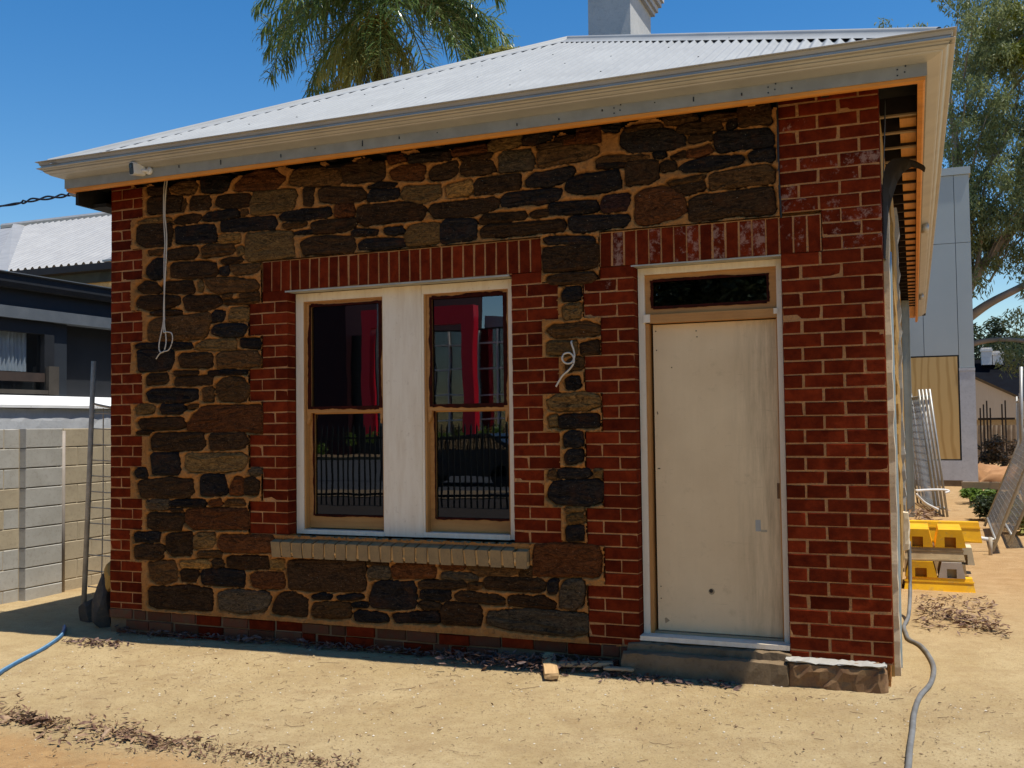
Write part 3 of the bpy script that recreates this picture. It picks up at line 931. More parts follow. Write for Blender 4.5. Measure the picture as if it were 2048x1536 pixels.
# door sill, steps and the corner footing
b = MB(); b.box(4.50, 5.478, 0.006, 0.18, -0.008, 0.022)
b.build('door_sill', M_white, house)
rough_box('doorstep', 4.43, 5.50, -0.035, 0.12, -0.30, -0.018, M_conc, house, 3, (24, 3, 4), 0.006)
rough_box('doorstep', 4.42, 5.48, -0.135, -0.03, -0.30, -0.062, M_conc, house, 4, (20, 3, 4), 0.005)
rough_box('footing_stone', 5.47, 6.045, -0.13, 0.05, -0.32, -0.045, concrete('footing_stone', (0.27, 0.165, 0.075), (0.17, 0.085, 0.045), (0.05, 0.033, 0.022), 2.2), house, 5, (14, 4, 6), 0.012)
rough_box('mortar_cap', 5.45, 6.05, -0.135, 0.02, -0.046, -0.034, M_blk_w, house, 6, (16, 3, 1), 0.007)

# --- brick-on-edge window sill
b = MB(); b.box(1.655, 3.742, -0.048, 0.11, 0.452, 0.548)
sill = b.build('window_sill', M_sillm, house)
n = 22; p = (3.755-1.640)/n
for i in range(n):
    bb = MB(); L = p-0.015-rnd.uniform(0, 0.007); sk = rnd.uniform(-0.006, 0.003)
    x0 = 1.640+p*i+rnd.uniform(0.003, 0.006)
    lo_, hi_ = 0.440+rnd.uniform(-0.003, 0.003), 0.556+rnd.uniform(-0.002, 0.002)
    bb.prism([(-0.058, lo_), (-0.062, hi_), (0.105, hi_+0.038), (0.105, lo_)], 'x', x0, x0+L)
    bb.v = [(v[0]+sk*(v[2]-0.5)/0.06, v[1], v[2]) for v in bb.v]
    o = bb.build('sill_brick', M_sill, sill)
for i in range(10):                                   # mortar that oozed out between them
    x = 1.640+p*rnd.choice(range(2, n))
    rough_box('mortar_blob', x-0.014, x+0.008, -0.066, -0.05, 0.465, 0.465+rnd.uniform(0.02, 0.05), M_sillm, sill, 50+i, (2, 1, 2), 0.004)
b = MB(); b.box(1.63, 1.755, -0.004, 0.1, 0.570, 0.600)
b.build('sill_bedding', M_mortar, house)
b = MB(); b.box(3.635, 3.74, -0.012, 0.05, 0.562, 0.600)
b.build('sill_bedding', M_mortar, house)

# --- twin sash window
win = MB()
win.box(1.767, 1.833, 0.105, 0.20, 0.606, 2.470)
win = win.build('window', M_white, house)             # its left board carries the rest
def wpart(name, x0, x1, y0, y1, z0, z1, m):
    b = MB(); b.box(x0, x1, y0, y1, z0, z1); return b.build(name, m, win)
wpart('head_board', 1.834, 2.540, 0.107, 0.2, 2.408, 2.470, M_white)
wpart('head_board', 2.868, 3.561, 0.107, 0.2, 2.404, 2.470, M_white)
wpart('mullion_board', 2.541, 2.866, 0.100, 0.2, 0.608, 2.471, M_white)
wpart('mullion_strip', 2.8665, 2.884, 0.1035, 0.2, 0.64, 2.403, M_white)
wpart('right_board', 3.562, 3.598, 0.105, 0.2, 0.612, 2.470, M_white)
wpart('sill_board', 1.834, 2.540, 0.098, 0.2, 0.606, 0.638, M_white)
wpart('sill_board', 2.868, 3.561, 0.098, 0.2, 0.610, 0.645, M_white)
def ragged_frame(name, x0, x1, z0, z1, wd, y, m, seed, sides='lrtb'):
    """brushed-on paint round the glass: straight inside, ragged outside"""
    r = random.Random(seed); b = MB()
    def strip(a, c, nrm):
        n = 34; vs = []; w = wd
        for i in range(n+1):
            t = i/n
            w = max(wd*0.6, min(wd*1.25, w+r.uniform(-0.20, 0.20)*wd))
            p = [a[k]+(c[k]-a[k])*t for k in (0, 1)]
            vs += [(p[0], y, p[1]), (p[0]+nrm[0]*w, y, p[1]+nrm[1]*w), (p[0], y+0.004, p[1]), (p[0]+nrm[0]*w, y+0.004, p[1]+nrm[1]*w)]
        fs = []
        for i in range(n):
            o = 4*i
            fs += [(o, o+4, o+5, o+1), (o+1, o+5, o+7, o+3), (o, o+2, o+6, o+4)]
        b.add(vs, fs)
    e = wd*0.7
    if 'l' in sides: strip((x0, z0-e), (x0, z1+e), (-1, 0))
    if 'r' in sides: strip((x1, z0-e), (x1, z1+e), (1, 0))
    if 't' in sides: strip((x0, z1), (x1, z1), (0, 1))
    if 'b' in sides: strip((x0, z0), (x1, z0), (0, -1))
    return b.build(name, m, win)
for w, (x0, x1) in enumerate(((1.834, 2.540), (2.885, 3.561))):
    zt = 2.407
    # timber lining of the box
    b = MB(); b.box(x0, x0+0.014, 0.112, 0.23, 0.645, zt); b.box(x1-0.010, x1, 0.112, 0.23, 0.645, zt); b.box(x0+0.014, x1-0.010, 0.112, 0.23, zt-0.012, zt)
    b.build('jamb_lining', M_sash_z, win)
    gx0, gx1 = x0+0.052, x1-0.040
    # upper (outer) sash
    b = MB(); y0, y1 = 0.124, 0.158
    b.box(x0+0.015, gx0, y0, y1, 1.545, zt-0.013); b.box(gx1, x1-0.011, y0, y1, 1.545, zt-0.013)
    for xa, xb in ((x0+0.015, gx0), (gx1, x1-0.011)):  # sash horns
        b.prism([(xa+0.002, 1.545), (xb-0.001, 1.545), (xb-0.006, 1.50), (xb-0.016, 1.475), ((xa+xb)/2-0.004, 1.455), (xa+0.006, 1.45), (xa+0.002, 1.46)], 'y', y0+0.002, y1-0.002)
    b.box(gx0, gx1, y0, y1, 2.372, zt-0.013); b.box(gx0, gx1, y0, y1, 1.538, 1.576)
    b.build('upper_sash', M_sash_x, win)
    b = MB(); b.box(gx0-0.004, gx1+0.004, 0.140, 0.143, 1.572, 2.376); b.build('pane', M_glass, win)
    ragged_frame('primer_smear', gx0+0.008, gx1-0.006, 1.586, 2.362, 0.026, 0.1195, M_maroon, 20+w)
    # lower (inner) sash
    b = MB(); y0, y1 = 0.163, 0.198; hx0, hx1 = x0+0.058, x1-0.020
    b.box(x0+0.0145, hx0, y0, y1, 0.648, 1.536); b.box(hx1, x1-0.0105, y0, y1, 0.648, 1.536)
    b.box(hx0, hx1, y0, y1, 0.648, 0.742); b.box(hx0, hx1, y0, y1, 1.528, 1.570)
    b.build('lower_sash', M_sash_x, win)
    b = MB(); b.box(hx0-0.004, hx1+0.004, 0.178, 0.181, 0.738, 1.532); b.build('pane', M_glass, win)
    ragged_frame('primer_smear', hx0+0.006, hx1-0.004, 0.752, 1.524, 0.015, 0.1585, M_maroon, 30+w, 'lrb')
b = MB(); b.box(1.78, 3.59, 0.9, 0.92, 0.5, 2.6); b.build('curtain', M_darkroom, house)  # added dark sheet; the room's darkness behind the glass put into its colour

# --- door with fanlight
dr = MB(); dr.box(4.521, 4.563, 0.095, 0.20, 0.0225, 2.476)
dr = dr.build('door', M_white, house)
def dpart(name, x0, x1, y0, y1, z0, z1, m):
    b = MB(); b.box(x0, x1, y0, y1, z0, z1); return b.build(name, m, dr)
dpart('head_board', 4.564, 5.434, 0.097, 0.2, 2.432, 2.476, M_white)
dpart('right_board', 5.435, 5.468, 0.095, 0.2, 0.0225, 2.476, M_white)
dpart('jamb_lining', 4.5635, 4.588, 0.112, 0.24, 0.0225, 2.098, M_sash_z)
dpart('jamb_lining', 5.426, 5.4345, 0.112, 0.24, 0.0225, 2.098, M_sash_z)
dpart('transom_bar', 4.602, 5.4345, 0.092, 0.22, 2.100, 2.158, M_sash_x)
dpart('bar_end', 4.555, 4.6015, 0.086, 0.2, 2.106, 2.160, M_white)
dpart('bar_end', 5.415, 5.442, 0.088, 0.0915, 2.122, 2.158, M_white)
b = MB()
b.box(4.564, 4.604, 0.118, 0.2, 2.160, 2.431); b.box(5.386, 5.434, 0.118, 0.2, 2.160, 2.431)
b.box(4.604, 5.386, 0.118, 0.2, 2.392, 2.431); b.box(4.604, 5.386, 0.118, 0.2, 2.160, 2.205)
b.build('fanlight_sash', M_sash_x, dr)
dpart('pane', 4.600, 5.390, 0.142, 0.145, 2.203, 2.394, M_glass)
for s, (x0, x1, z0, z1) in enumerate(((4.618, 5.372, 2.216, 2.380),)):
    o = ragged_frame('primer_smear', x0, x1, z0, z1, 0.017, 0.1145, M_maroon, 41)
    o.parent = dr; o.matrix_parent_inverse = world_m(dr).inverted()
dpart('door_leaf', 4.606, 5.424, 0.150, 0.19, 0.040, 2.092, M_door)
dpart('threshold_strip', 4.59, 5.43, 0.12, 0.2, 0.0225, 0.036, M_old_x)
b = MB()
b.tube([(4.965, 0.1485, 0.316), (4.965, 0.1495, 0.316)], 0.013, 12); b.build('lock_hole', M_black, dr)
b = MB(); b.tube([(4.968, 0.1490, 0.312), (4.968, 0.1498, 0.312)], 0.021, 9); b.build('torn_skin', M_old_y, dr)
dpart('latch_recess', 5.404, 5.4245, 0.1487, 0.1497, 0.930, 1.030, mat('rust', (0.22, 0.11, 0.04), (0.14, 0.07, 0.03)))
dpart('handle_patch', 5.262, 5.295, 0.1485, 0.1497, 0.716, 0.790, M_blk_w)
dpart('handle_patch', 5.295, 5.335, 0.1487, 0.1497, 0.712, 0.727, M_blk_t)
b = MB(); b.prism([(4.655, 0.085), (4.685, 0.105), (4.66, 0.125), (4.65, 0.118)], 'y', 0.1487, 0.1497); b.build('chip', M_old_y, dr)
b = MB()
for x, z in ((4.625, 2.05), (4.628, 1.92), (4.626, 1.50), (4.628, 1.49), (4.626, 1.12), (4.635, 1.12), (4.73, 1.80), (4.90, 2.04), (4.905, 2.0), (4.629, 0.25), (4.629, 0.33)):
    b.tube([(x, 0.1486, z), (x, 0.1499, z)], 0.0045, 6)
tag(b.build('nail_hole', M_dark_t, dr), kind='stuff')

# --- roof
RX0, RX1, RY0, RZ0, SL = -0.380, 6.513, -0.415, 3.580, 0.5050
APX = ((RX0+RX1)/2, RY0+(RX1-RX0)/2, RZ0+SL*(RX1-RX0)/2)
def roof_z(x, y): return RZ0+SL*(y-RY0)
root_roof = MB()
root_roof.quad((RX0, RY0+0.02, RZ0-0.03), (RX1, RY0+0.02, RZ0-0.03), (APX[0], APX[1], APX[2]-0.03), (APX[0]-0.001, APX[1], APX[2]-0.03))
root_roof.add([(RX0, RY0, RZ0), (APX[0], APX[1], APX[2]), (APX[0], 16, APX[2]), (RX0, 16, RZ0)], [(0, 1, 2, 3)])
root_roof.add([(RX1, RY0, RZ0), (APX[0], APX[1], APX[2]), (APX[0], 16, APX[2]), (RX1, 16, RZ0)], [(0, 1, 2, 3)])
root_roof.add([(RX0, 16, RZ0), (RX1, 16, RZ0), (APX[0], 16, APX[2])], [(0, 1, 2)])
roof = root_roof.build('roof', M_sark, house)
PER = 0.0762
ns = 9; sw = (RX1-RX0)/ns
for s in range(ns):
    xs = np.arange(RX0+sw*s, RX0+sw*(s+1)+0.03, PER/8)
    xs = xs[xs < RX1-0.01]
    lim = np.minimum(xs-RX0, RX1-xs)
    V = []; F = []
    for i, x in enumerate(xs):
        h = 0.0125*math.cos(2*math.pi*x/PER)+0.0015*(s % 2)
        y1 = RY0+max(0.005, lim[i])
        ya = min(RY0+0.055, y1-0.002)
        for y in (ya, (ya+y1)/2, y1):
            V.append((x, y-h*0.44, roof_z(x, y)+h*0.9+0.012))
    for i in range(len(xs)-1):
        for k in range(2):
            F.append((i*3+k, i*3+3+k, i*3+4+k, i*3+1+k))
    np_mesh('roof_sheet', V, F, M_roof, roof, True)
b = MB()
rr = random.Random(5)
for y in (0.15, 0.95, 1.75, 2.5):
    x = RX0+(y-RY0)+0.45
    while x < RX1-(y-RY0)-0.1:
        xc = round(x/PER)*PER
        b.box(xc-0.0055, xc+0.0055, y-0.0055, y+0.0055, roof_z(xc, y)+0.018, roof_z(xc, y)+0.028)
        x += PER*rr.choice((5, 6, 9))
tag(b.build('roof_screw', M_screw, roof), kind='stuff')
def cap(name, p, q, n1, n2):
    """rolled cap with two flanges lying on the slopes with normals n1, n2"""
    p, q = Vector(p), Vector(q); d = (q-p).normalized()
    b = MB(); u_ = (Vector(n1)+Vector(n2)).normalized()
    rings = []
    for e in (p, q):
        s1 = Vector(n1).normalized().cross(d); s2 = d.cross(Vector(n2).normalized())
        if s1.dot(s2) > 0.9: s2 = -s2
        if s1.dot(Vector(n1)-Vector(n2)) < 0: s1 = -s1
        if s2.dot(Vector(n2)-Vector(n1)) < 0: s2 = -s2
        a = e+u_*0.012
        r = [a+s1*0.15, a+s1*0.030+u_*0.006]
        side = (s1-s2).normalized()
        for k in range(7):
            t = math.pi*k/6
            r.append(a+side*0.024*math.cos(t)+u_*(0.008+0.022*math.sin(t)))
        r += [a+s2*0.030+u_*0.006, a+s2*0.15]
        rings.append(r)
    b.sweep(0, rings)
    return b.build(name, M_roof, roof, True)
nf = (0, -SL, 1); nl = (-SL, 0, 1); nr_ = (SL, 0, 1)
cap('hip_cap', (RX0+0.06, RY0+0.06, RZ0+0.012+0.06*SL), (APX[0], APX[1], APX[2]+0.012), nf, nl)
cap('hip_cap', (RX1-0.09, RY0+0.09, RZ0+0.012+0.09*SL), (APX[0], APX[1], APX[2]+0.012), nf, nr_)
cap('ridge_cap', (APX[0], APX[1], APX[2]+0.012), (APX[0], 16, APX[2]+0.012), nl, nr_)

# gutter, fascia and batten run round three sides
def ring_pts(u, z): return [(0.045-u, 9.0, z), (0.045-u, -u, z), (WX+u, -u, z), (WX+u, 15.4, z)]
def run(name, prof, m, parent, smooth=False):
    b = MB()
    cols = [ring_pts(u, z) for u, z in prof]
    rings = [[cols[k][i] for k in range(len(prof))] for i in range(4)]
    b.sweep(0, rings)
    return b.build(name, m, parent, smooth, recalc=False)
run('gutter', [(0.27, 3.635), (0.285, 3.52), (0.41, 3.60), (0.418, 3.624), (0.428, 3.632), (0.436, 3.628), (0.434, 3.623), (0.426, 3.622), (0.404, 3.620), (0.402, 3.582), (0.424, 3.577), (0.429, 3.573), (0.425, 3.569), (0.410, 3.566),
               (0.399, 3.566), (0.391, 3.556), (0.384, 3.545), (0.374, 3.538), (0.362, 3.535), (0.358, 3.528), (0.345, 3.522), (0.285, 3.503), (0.272, 3.500)], M_zinc, house)
run('fascia', [(0.258, 3.60), (0.258, 3.424), (0.277, 3.424), (0.277, 3.60)], M_fascia, house)
bt = run('batten', [(0.224, 3.424), (0.224, 3.398), (0.255, 3.396), (0.266, 3.403), (0.268, 3.423), (0.224, 3.4235)], M_pine_x, house)
b = MB()                                              # roof underside and wall plate; the black gap's shade put into their colour
b.quad((0.045-0.26, -0.26, 3.585), (WX+0.26, -0.26, 3.585), (WX+0.26, 0.3, 3.66), (0.045-0.26, 0.3, 3.66))
b.quad((WX+0.26, -0.26, 3.585), (WX+0.26, 15.4, 3.585), (WX-0.3, 15.4, 3.66), (WX-0.3, -0.26, 3.66))
b.quad((0.045-0.26, -0.26, 3.585), (0.045-0.26, 9, 3.585), (0.3, 9, 3.66), (0.3, -0.26, 3.66))
b.box(0.0, WX, 0.10, 0.25, 3.36, 3.60)
b.build('roof_underside', M_sark, house)
b = MB()
b.box(-0.19, -0.16, -0.20, 9, 3.30, 3.47); b.box(-0.159, -0.005, -0.05, 9, 3.30, 3.33)
b.build('eave_box', M_sark, house)
for i in range(13):
    x = 0.35+0.45*i
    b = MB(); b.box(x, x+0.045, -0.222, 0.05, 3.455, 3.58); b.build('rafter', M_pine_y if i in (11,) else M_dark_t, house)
for i in range(30):
    y = 0.52+0.42*i
    b = MB(); b.box(WX-0.02, WX+0.222, y, y+0.035, 3.4475, 3.56); rf_ = b.build('rafter', M_dark_t, house)  # dark timber: eave shade put into the rafter colour
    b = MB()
    if i < 4: b.box(WX-0.01, WX+0.221, y-0.002, y+0.037, 3.436, 3.447)  # lit underside of the rafter put in as a pale strip
    else: b.box(WX+0.10, WX+0.221, y+0.005, y+0.020, 3.456, 3.4665)  # dark cross line on the soffit board
    b.build('rafter_tone_strip', M_old_x if i < 4 else M_dark_t, rf_)
b = MB()
b.box(WX+0.115, WX+0.221, 0.72, 15.2, 3.468, 3.485)
b.build('soffit_board', M_pine_y, house)
b = MB(); rr = random.Random(9)
for x in (0.6, 1.35, 1.9, 2.6, 3.2, 3.8, 4.4, 5.0, 5.6, 0.95, 2.2, 2.9, 4.1, 4.75, 5.3):
    b.tube([(x, -0.2765, 3.445+rr.uniform(0, 0.05)), (x, -0.2795, 3.445+rr.uniform(0, 0.05))], 0.0045, 6)
for x0 in (4.48, 5.46, 6.2):
    for dx, dz in ((0, 0), (0.04, 0.015), (0, 0.035), (0.045, 0.05)):
        b.tube([(x0+dx, -0.2765, 3.445+dz), (x0+dx, -0.2795, 3.445+dz)], 0.005, 6)
tag(b.build('nail_head', M_black, house), kind='stuff')
for y in (5.0, 11.5):                                   # gutter outlets on the right side
    b = MB(); b.tube([(WX+0.315, y, 3.515), (WX+0.315, y, 3.42)], 0.040, 14); b.build('gutter_spout', M_zinc, house, True)

# chimney
b = MB(); b.box(2.985, 3.468, 4.0, 4.93, 4.6, 6.75)
ch = b.build('chimney', concrete('chimney_render', (0.56, 0.56, 0.54), (0.46, 0.47, 0.46), (0.30, 0.30, 0.30), 0.8), house)
b = MB()
for z0, z1, e in ((6.24, 6.29, 0.045), (6.2901, 6.36, 0.075), (6.3601, 6.42, 0.11), (6.4201, 6.56, 0.135), (6.5601, 6.65, 0.10)):
    b.box(2.985-e, 3.468+e, 4.0-e, 4.93+e, z0, z1)
b.build('chimney_cap', M_render, ch)
b = MB()
for y in (4.25, 4.68): b.tube([(3.226, y, 6.75), (3.226, y, 7.05)], [0.12, 0.10], 12)
b.build('chimney_pot', M_blk_t, ch)

# --- stripped side wall along the right
b = MB(); b.box(WX-0.25, WX-0.002, 0.31, 14.9, -0.3, 3.42); sw_ = b.build('side_wall', M_rub, house)
def strip_sheet(name, m, y0, y1, z0, z1, x, th, seed, amp=0.02, n=22):
    r = random.Random(seed); b = MB(); vs = []
    for i in range(n+1):
        z = z0+(z1-z0)*i/n
        e = r.uniform(-amp, amp); k = r.uniform(-amp, amp)*0.4; t = th*(1+r.uniform(-0.13, 0.13))
        vs += [(x, y0+k, z), (x+t, y0+k, z), (x+t, y1+e, z), (x, y1+e, z)]
    fs = [(3, 2, 1, 0), (4*n, 4*n+1, 4*n+2, 4*n+3)]
    for i in range(n):
        o = 4*i
        for k in range(4):
            k2 = (k+1) % 4
            fs.append((o+k, o+k2, o+4+k2, o+4+k))
    b.add(vs, fs); return b.build(name, m, house)
strip_sheet('plaster_strip', M_plast, 0.34, 0.75, -0.3, 2.95, WX-0.002, 0.034, 2, 0.02, 40)
strip_sheet('rubble_strip', M_rub, 0.9, 2.3, 0.3, 3.05, WX-0.001, 0.050, 3, 0.05, 40)
strip_sheet('plaster_strip', M_blk_w, 2.4, 2.62, 0.45, 3.2, WX, 0.072, 4, 0.02, 40)
for y, w in ((11.3, 0.10), (11.75, 0.10), (12.2, 0.10), (12.65, 0.10)):
    b = MB(); z0, z1 = -0.25, 3.40; x0, x1 = WX-0.03, WX+0.122
    b.box(x0, x1, y, y+0.004, z0, z1); b.box(x1-0.003, x1, y+0.0045, y+w, z0, z1); b.box(x0, x0+0.003, y+0.0045, y+w, z0, z1)
    b.box(x1-0.012, x1-0.004, y-0.006, y-0.0005, z0, z1); b.box(x0+0.04, x0+0.062, y-0.003, y-0.0005, z0, z1)
    b.build('steel_stud', M_steel, house)

# ================================================================== THE GROUND
def ground_h(x, y):
    base = -0.195-0.010*np.clip(5.5-x, 0, 9)+0.0*y
    far = np.clip((np.abs(y+1)-12)/30, 0, 1)
    h = base + (fbm(x*1.3+40, y*1.3+40, 3)-0.5)*0.022*(1-far)
    near = np.exp(-((x-4)**2+(y+1)**2)/60.0)
    h = h + (fbm(x*9+3, y*9+8, 3)-0.5)*0.011*near + (fbm(x*42, y*42, 2)-0.5)*0.006*near
    return h
def g(x, y): return float(ground_h(np.array([x]), np.array([y]))[0])
gx = np.concatenate([np.linspace(-220, -6, 30), np.linspace(-5.5, -2.1, 18), np.arange(-2.0, 7.6, 0.022), np.linspace(7.8, 14, 40), np.linspace(16, 220, 26)])
gy = np.concatenate([np.linspace(-220, -12, 30), np.linspace(-11, -3.9, 24), np.arange(-3.8, 0.6, 0.022), np.linspace(0.7, 16, 110), np.linspace(18, 260, 30)])
X, Y = np.meshgrid(gx, gy)
Z = ground_h(X, Y)
# the road behind the camera is cut into the sheet
Z = np.where(Y < -13.4, np.minimum(Z, -0.42), Z)
vid = np.arange(X.size).reshape(X.shape)
F = np.stack([vid[:-1, :-1], vid[:-1, 1:], vid[1:, 1:], vid[1:, :-1]], -1).reshape(-1, 4)

def ground_mat():
    k = NT('compacted_sand', 0.95, 0, 0.1)
    v = k.coord((1, 1, 1), False)
    c = k.mix(k.fr(k.noise(v, 1.1, 5, 0.6), 0.35, 0.68), (0.545, 0.415, 0.225), (0.445, 0.322, 0.158))
    c = k.mix(k.math('MULTIPLY', k.fr(k.noise(v, 3.2, 6, 0.75), 0.46, 0.70), 0.8), c, (0.37, 0.255, 0.130))
    c = k.mix(k.math('MULTIPLY', k.fr(k.noise(v, 14, 6, 0.8), 0.50, 0.66), 0.5), c, (0.36, 0.24, 0.11))
    c = k.mix(k.math('MULTIPLY', k.fr(k.noise(v, 75, 4, 0.8), 0.52, 0.68), 0.8), c, (0.28, 0.175, 0.075))
    c = k.mix(k.math('MULTIPLY', k.fr(k.noise(v, 120, 3, 0.8), 0.60, 0.72), 0.6), c, (0.58, 0.46, 0.285))
    st = k.coord((9, 60, 20), False)
    c = k.mix(k.math('MULTIPLY', k.fr(k.noise(st, 1.4, 4, 0.7, 1.5), 0.66, 0.72), 0.75), c, (0.11, 0.065, 0.035))
    # redder clay at the front left and behind the cottage
    tc = k.n.new('ShaderNodeTexCoord'); sp = k.n.new('ShaderNodeSeparateXYZ'); k.lk(tc.outputs['Object'], sp.inputs[0])
    wob = k.math('MULTIPLY', k.math('SUBTRACT', k.noise(v, 2.2, 4), 0.5), 0.9)
    # line from (1.0,-2.1) to (3.6,-2.35)
    d = k.math('SUBTRACT', k.math('ADD', k.math('MULTIPLY', sp.outputs['X'], -0.02), -2.22), k.math('ADD', sp.outputs['Y'], wob))
    left = k.fr(sp.outputs['X'], 3.9, 2.6)
    red = k.math('MULTIPLY', k.fr(d, 0.0, 0.25), left)
    c = k.mix(k.math('MULTIPLY', red, 0.7), c, k.mix(k.fr(k.noise(v, 9, 5, 0.7), 0.35, 0.65), (0.50, 0.285, 0.115), (0.36, 0.19, 0.075)))
    back = k.math('MULTIPLY', k.fr(sp.outputs['Y'], 1.0, 4.5), 0.6)
    c = k.mix(back, c, k.mix(k.fr(k.noise(v, 5, 5, 0.7), 0.35, 0.65), (0.50, 0.30, 0.14), (0.36, 0.19, 0.075)))
    k.base(c)
    h = k.math('ADD', k.noise(v, 60, 6, 0.8), k.math('MULTIPLY', k.noise(v, 210, 3, 0.7), 0.6))
    k.bump(h, 0.9, 0.012)
    return k.m
tag(np_mesh('ground', np.stack([X, Y, Z], -1).reshape(-1, 3), F, ground_mat(), None, True), kind='structure')
M_asph = mat('asphalt', (0.055, 0.055, 0.057), (0.04, 0.04, 0.042), 3, 0.9, bump=0.4, bscale=200)
b = MB(); b.box(-90, 90, -37, -15, -0.6, -0.30); tag(b.build('road', M_asph), kind='structure')
b = MB(); b.box(-90, 90, -14.99, -12.9, -0.6, -0.17); tag(b.build('footpath', M_conc), kind='structure')
b = MB(); b.box(-90, 90, -41, -37.01, -0.6, -0.15); tag(b.build('footpath', M_conc), kind='structure')

# --- grit, twigs and dry leaves
M_peb = mat('pebble', (0.50, 0.37, 0.20), (0.26, 0.17, 0.085), 3, 0.8)
M_pebw = mat('white_chip', (0.68, 0.62, 0.50), (0.55, 0.47, 0.35), 3, 0.7)
M_twig = mat('dry_twig', (0.13, 0.075, 0.04), (0.075, 0.045, 0.028), 5, 0.8)
M_leafd = mat('dry_leaf', (0.33, 0.21, 0.115), (0.12, 0.060, 0.038), 16, 0.6, rand=False, lo=0.42, hi=0.58, bump=0)
M_leafp = mat('purple_brown_leaf', (0.19, 0.115, 0.085), (0.07, 0.038, 0.03), 16, 0.6, rand=False, lo=0.42, hi=0.58, bump=0)
def fg_point(r):
    return r.uniform(0.2, 7.2), -3.2+3.3*r.random()**0.8
rr = random.Random(21)
def pebbles(n, m, smin, smax):
    b = MB()
    for i in range(n):
        x, y = fg_point(rr); s = rr.uniform(smin, smax); z = g(x, y)+s*0.25
        a = [Vector((rr.uniform(0.6, 1.2)*s*dx, rr.uniform(0.6, 1.2)*s*dy, rr.uniform(0.4, 0.8)*s*dz)) for dx, dy, dz in ((1, 0, 0), (0, 1, 0), (-1, 0, 0), (0, -1, 0), (0, 0, 1))]
        t = rr.uniform(0, 6.28); R = Matrix.Rotation(t, 3, 'Z')
        p = [R @ q+Vector((x, y, z)) for q in a]
        b.add(p, [(0, 1, 4), (1, 2, 4), (2, 3, 4), (3, 0, 4)])
    tag(b.build('gravel', m, recalc=False), 'fine gravel scattered over the sunlit sandy forecourt', 'gravel', kind='stuff')
pebbles(9000, M_peb, 0.0022, 0.0075); pebbles(700, M_pebw, 0.003, 0.009); pebbles(90, M_peb, 0.008, 0.017)
b = MB()
for i in range(420):
    x, y = fg_point(rr); L = rr.uniform(0.012, 0.075)*(1 if rr.random() < 0.88 else 2.2); t = rr.uniform(0, 3.14); bend = rr.uniform(-0.9, 0.9)
    pts = []
    for k in range(5):
        u_ = k/4-0.5; a = t+bend*u_
        px, py = x+math.cos(a)*L*u_, y+math.sin(a)*L*u_
        pts.append((px, py, g(px, py)+0.004+0.004*rr.random()))
    b.tube(pts, rr.uniform(0.0006, 0.0016), 4, False)
tag(b.build('twigs', M_twig, recalc=False), 'thin dry twigs lying over the sunlit sandy forecourt', 'twigs', kind='stuff')
def leaf(b, x, y, z, L, wd, yaw, pitch, roll, curl):
    M = Matrix.Translation((x, y, z)) @ Matrix.Rotation(yaw, 4, 'Z') @ Matrix.Rotation(pitch, 4, 'Y') @ Matrix.Rotation(roll, 4, 'X')
    P = [(-L/2, 0, 0), (-L/6, -wd/2, curl), (-L/6, 0, curl*0.3), (-L/6, wd/2, curl), (L/5, -wd/2.6, curl*1.2), (L/5, 0, curl*0.5), (L/5, wd/2.6, curl*1.2), (L/2, 0, curl*1.6)]
    b.add([M @ Vector(p) for p in P], [(0, 1, 2), (0, 2, 3), (1, 4, 5, 2), (2, 5, 6, 3), (4, 7, 5), (5, 7, 6)])
def litter(n, fn, m, label, Lr=(0.025, 0.075), pile=0.03):
    b = MB()
    for i in range(n):
        x, y, h = fn(rr)
        L = rr.uniform(*Lr)
        leaf(b, x, y, g(x, y)+0.004+rr.random()*pile*h, L, L*rr.uniform(0.16, 0.42), rr.uniform(0, 6.28), rr.gauss(0, 0.3), rr.gauss(0, 0.4), rr.uniform(-0.004, 0.012))
    return tag(b.build('leaf_litter', m, recalc=False), label, 'leaf litter', kind='stuff')
litter(650, lambda r: (r.uniform(0.1, 4.5), -0.02-abs(r.gauss(0, 0.035)), 1.0), M_leafp, 'dark dry leaves drifted along the foot of the stone wall', pile=0.05)
def f1(r):
    x = r.gauss(3.75, 0.33); return x, -0.05-abs(r.gauss(0, 0.11)), 1.3
litter(650, f1, M_leafp, 'thick heap of purple brown leaves by the doorstep and offcut', pile=0.06)
litter(150, lambda r: (r.uniform(4.3, 5.2), -0.18-abs(r.gauss(0, 0.06)), 0.6), M_leafp, 'thin scatter of dark leaves below the concrete doorstep')
def f2(r):
    x = r.choice((1.0, 1.15, 1.42, 1.55, 1.75, 2.1, 2.25, 2.55))+r.gauss(0, 0.11); t = (x-0.9)/1.8
    return x, -2.12-0.15*t+r.gauss(0, 0.085+0.05*math.sin(x*7)), 1.0
litter(750, f2, M_leafd, 'band of dry leaves crossing the front left corner of the yard', (0.008, 0.062), 0.025)
litter(90, f2, M_leafd, 'larger curled leaves in the front left litter band', (0.05, 0.11), 0.03)
litter(700, lambda r: (r.uniform(2.4, 3.7), -2.27+r.gauss(0, 0.07), 0.8), M_leafd, 'thinner tail of dry leaves trailing right across the sand', (0.006, 0.035), 0.012)
litter(360, lambda r: (r.uniform(6.2, 6.85)+0, 3.45-1.6*(r.random())+r.gauss(0, 0.08), 1), M_leafd, 'dry leaves in front of the stacked yellow fence blocks', pile=0.03)
litter(260, lambda r: (lambda t: (6.25+0.6*t, 2.75-0.95*t+r.gauss(0, 0.09), 1.4))(r.random()), M_leafd, 'diagonal ridge of dry leaves beside the grey conduit', pile=0.05)
litter(130, lambda r: (r.gauss(0.25, 0.16), -0.42+r.gauss(0, 0.06), 0.6), M_leafp, 'few curled leaves beside the blue hose')
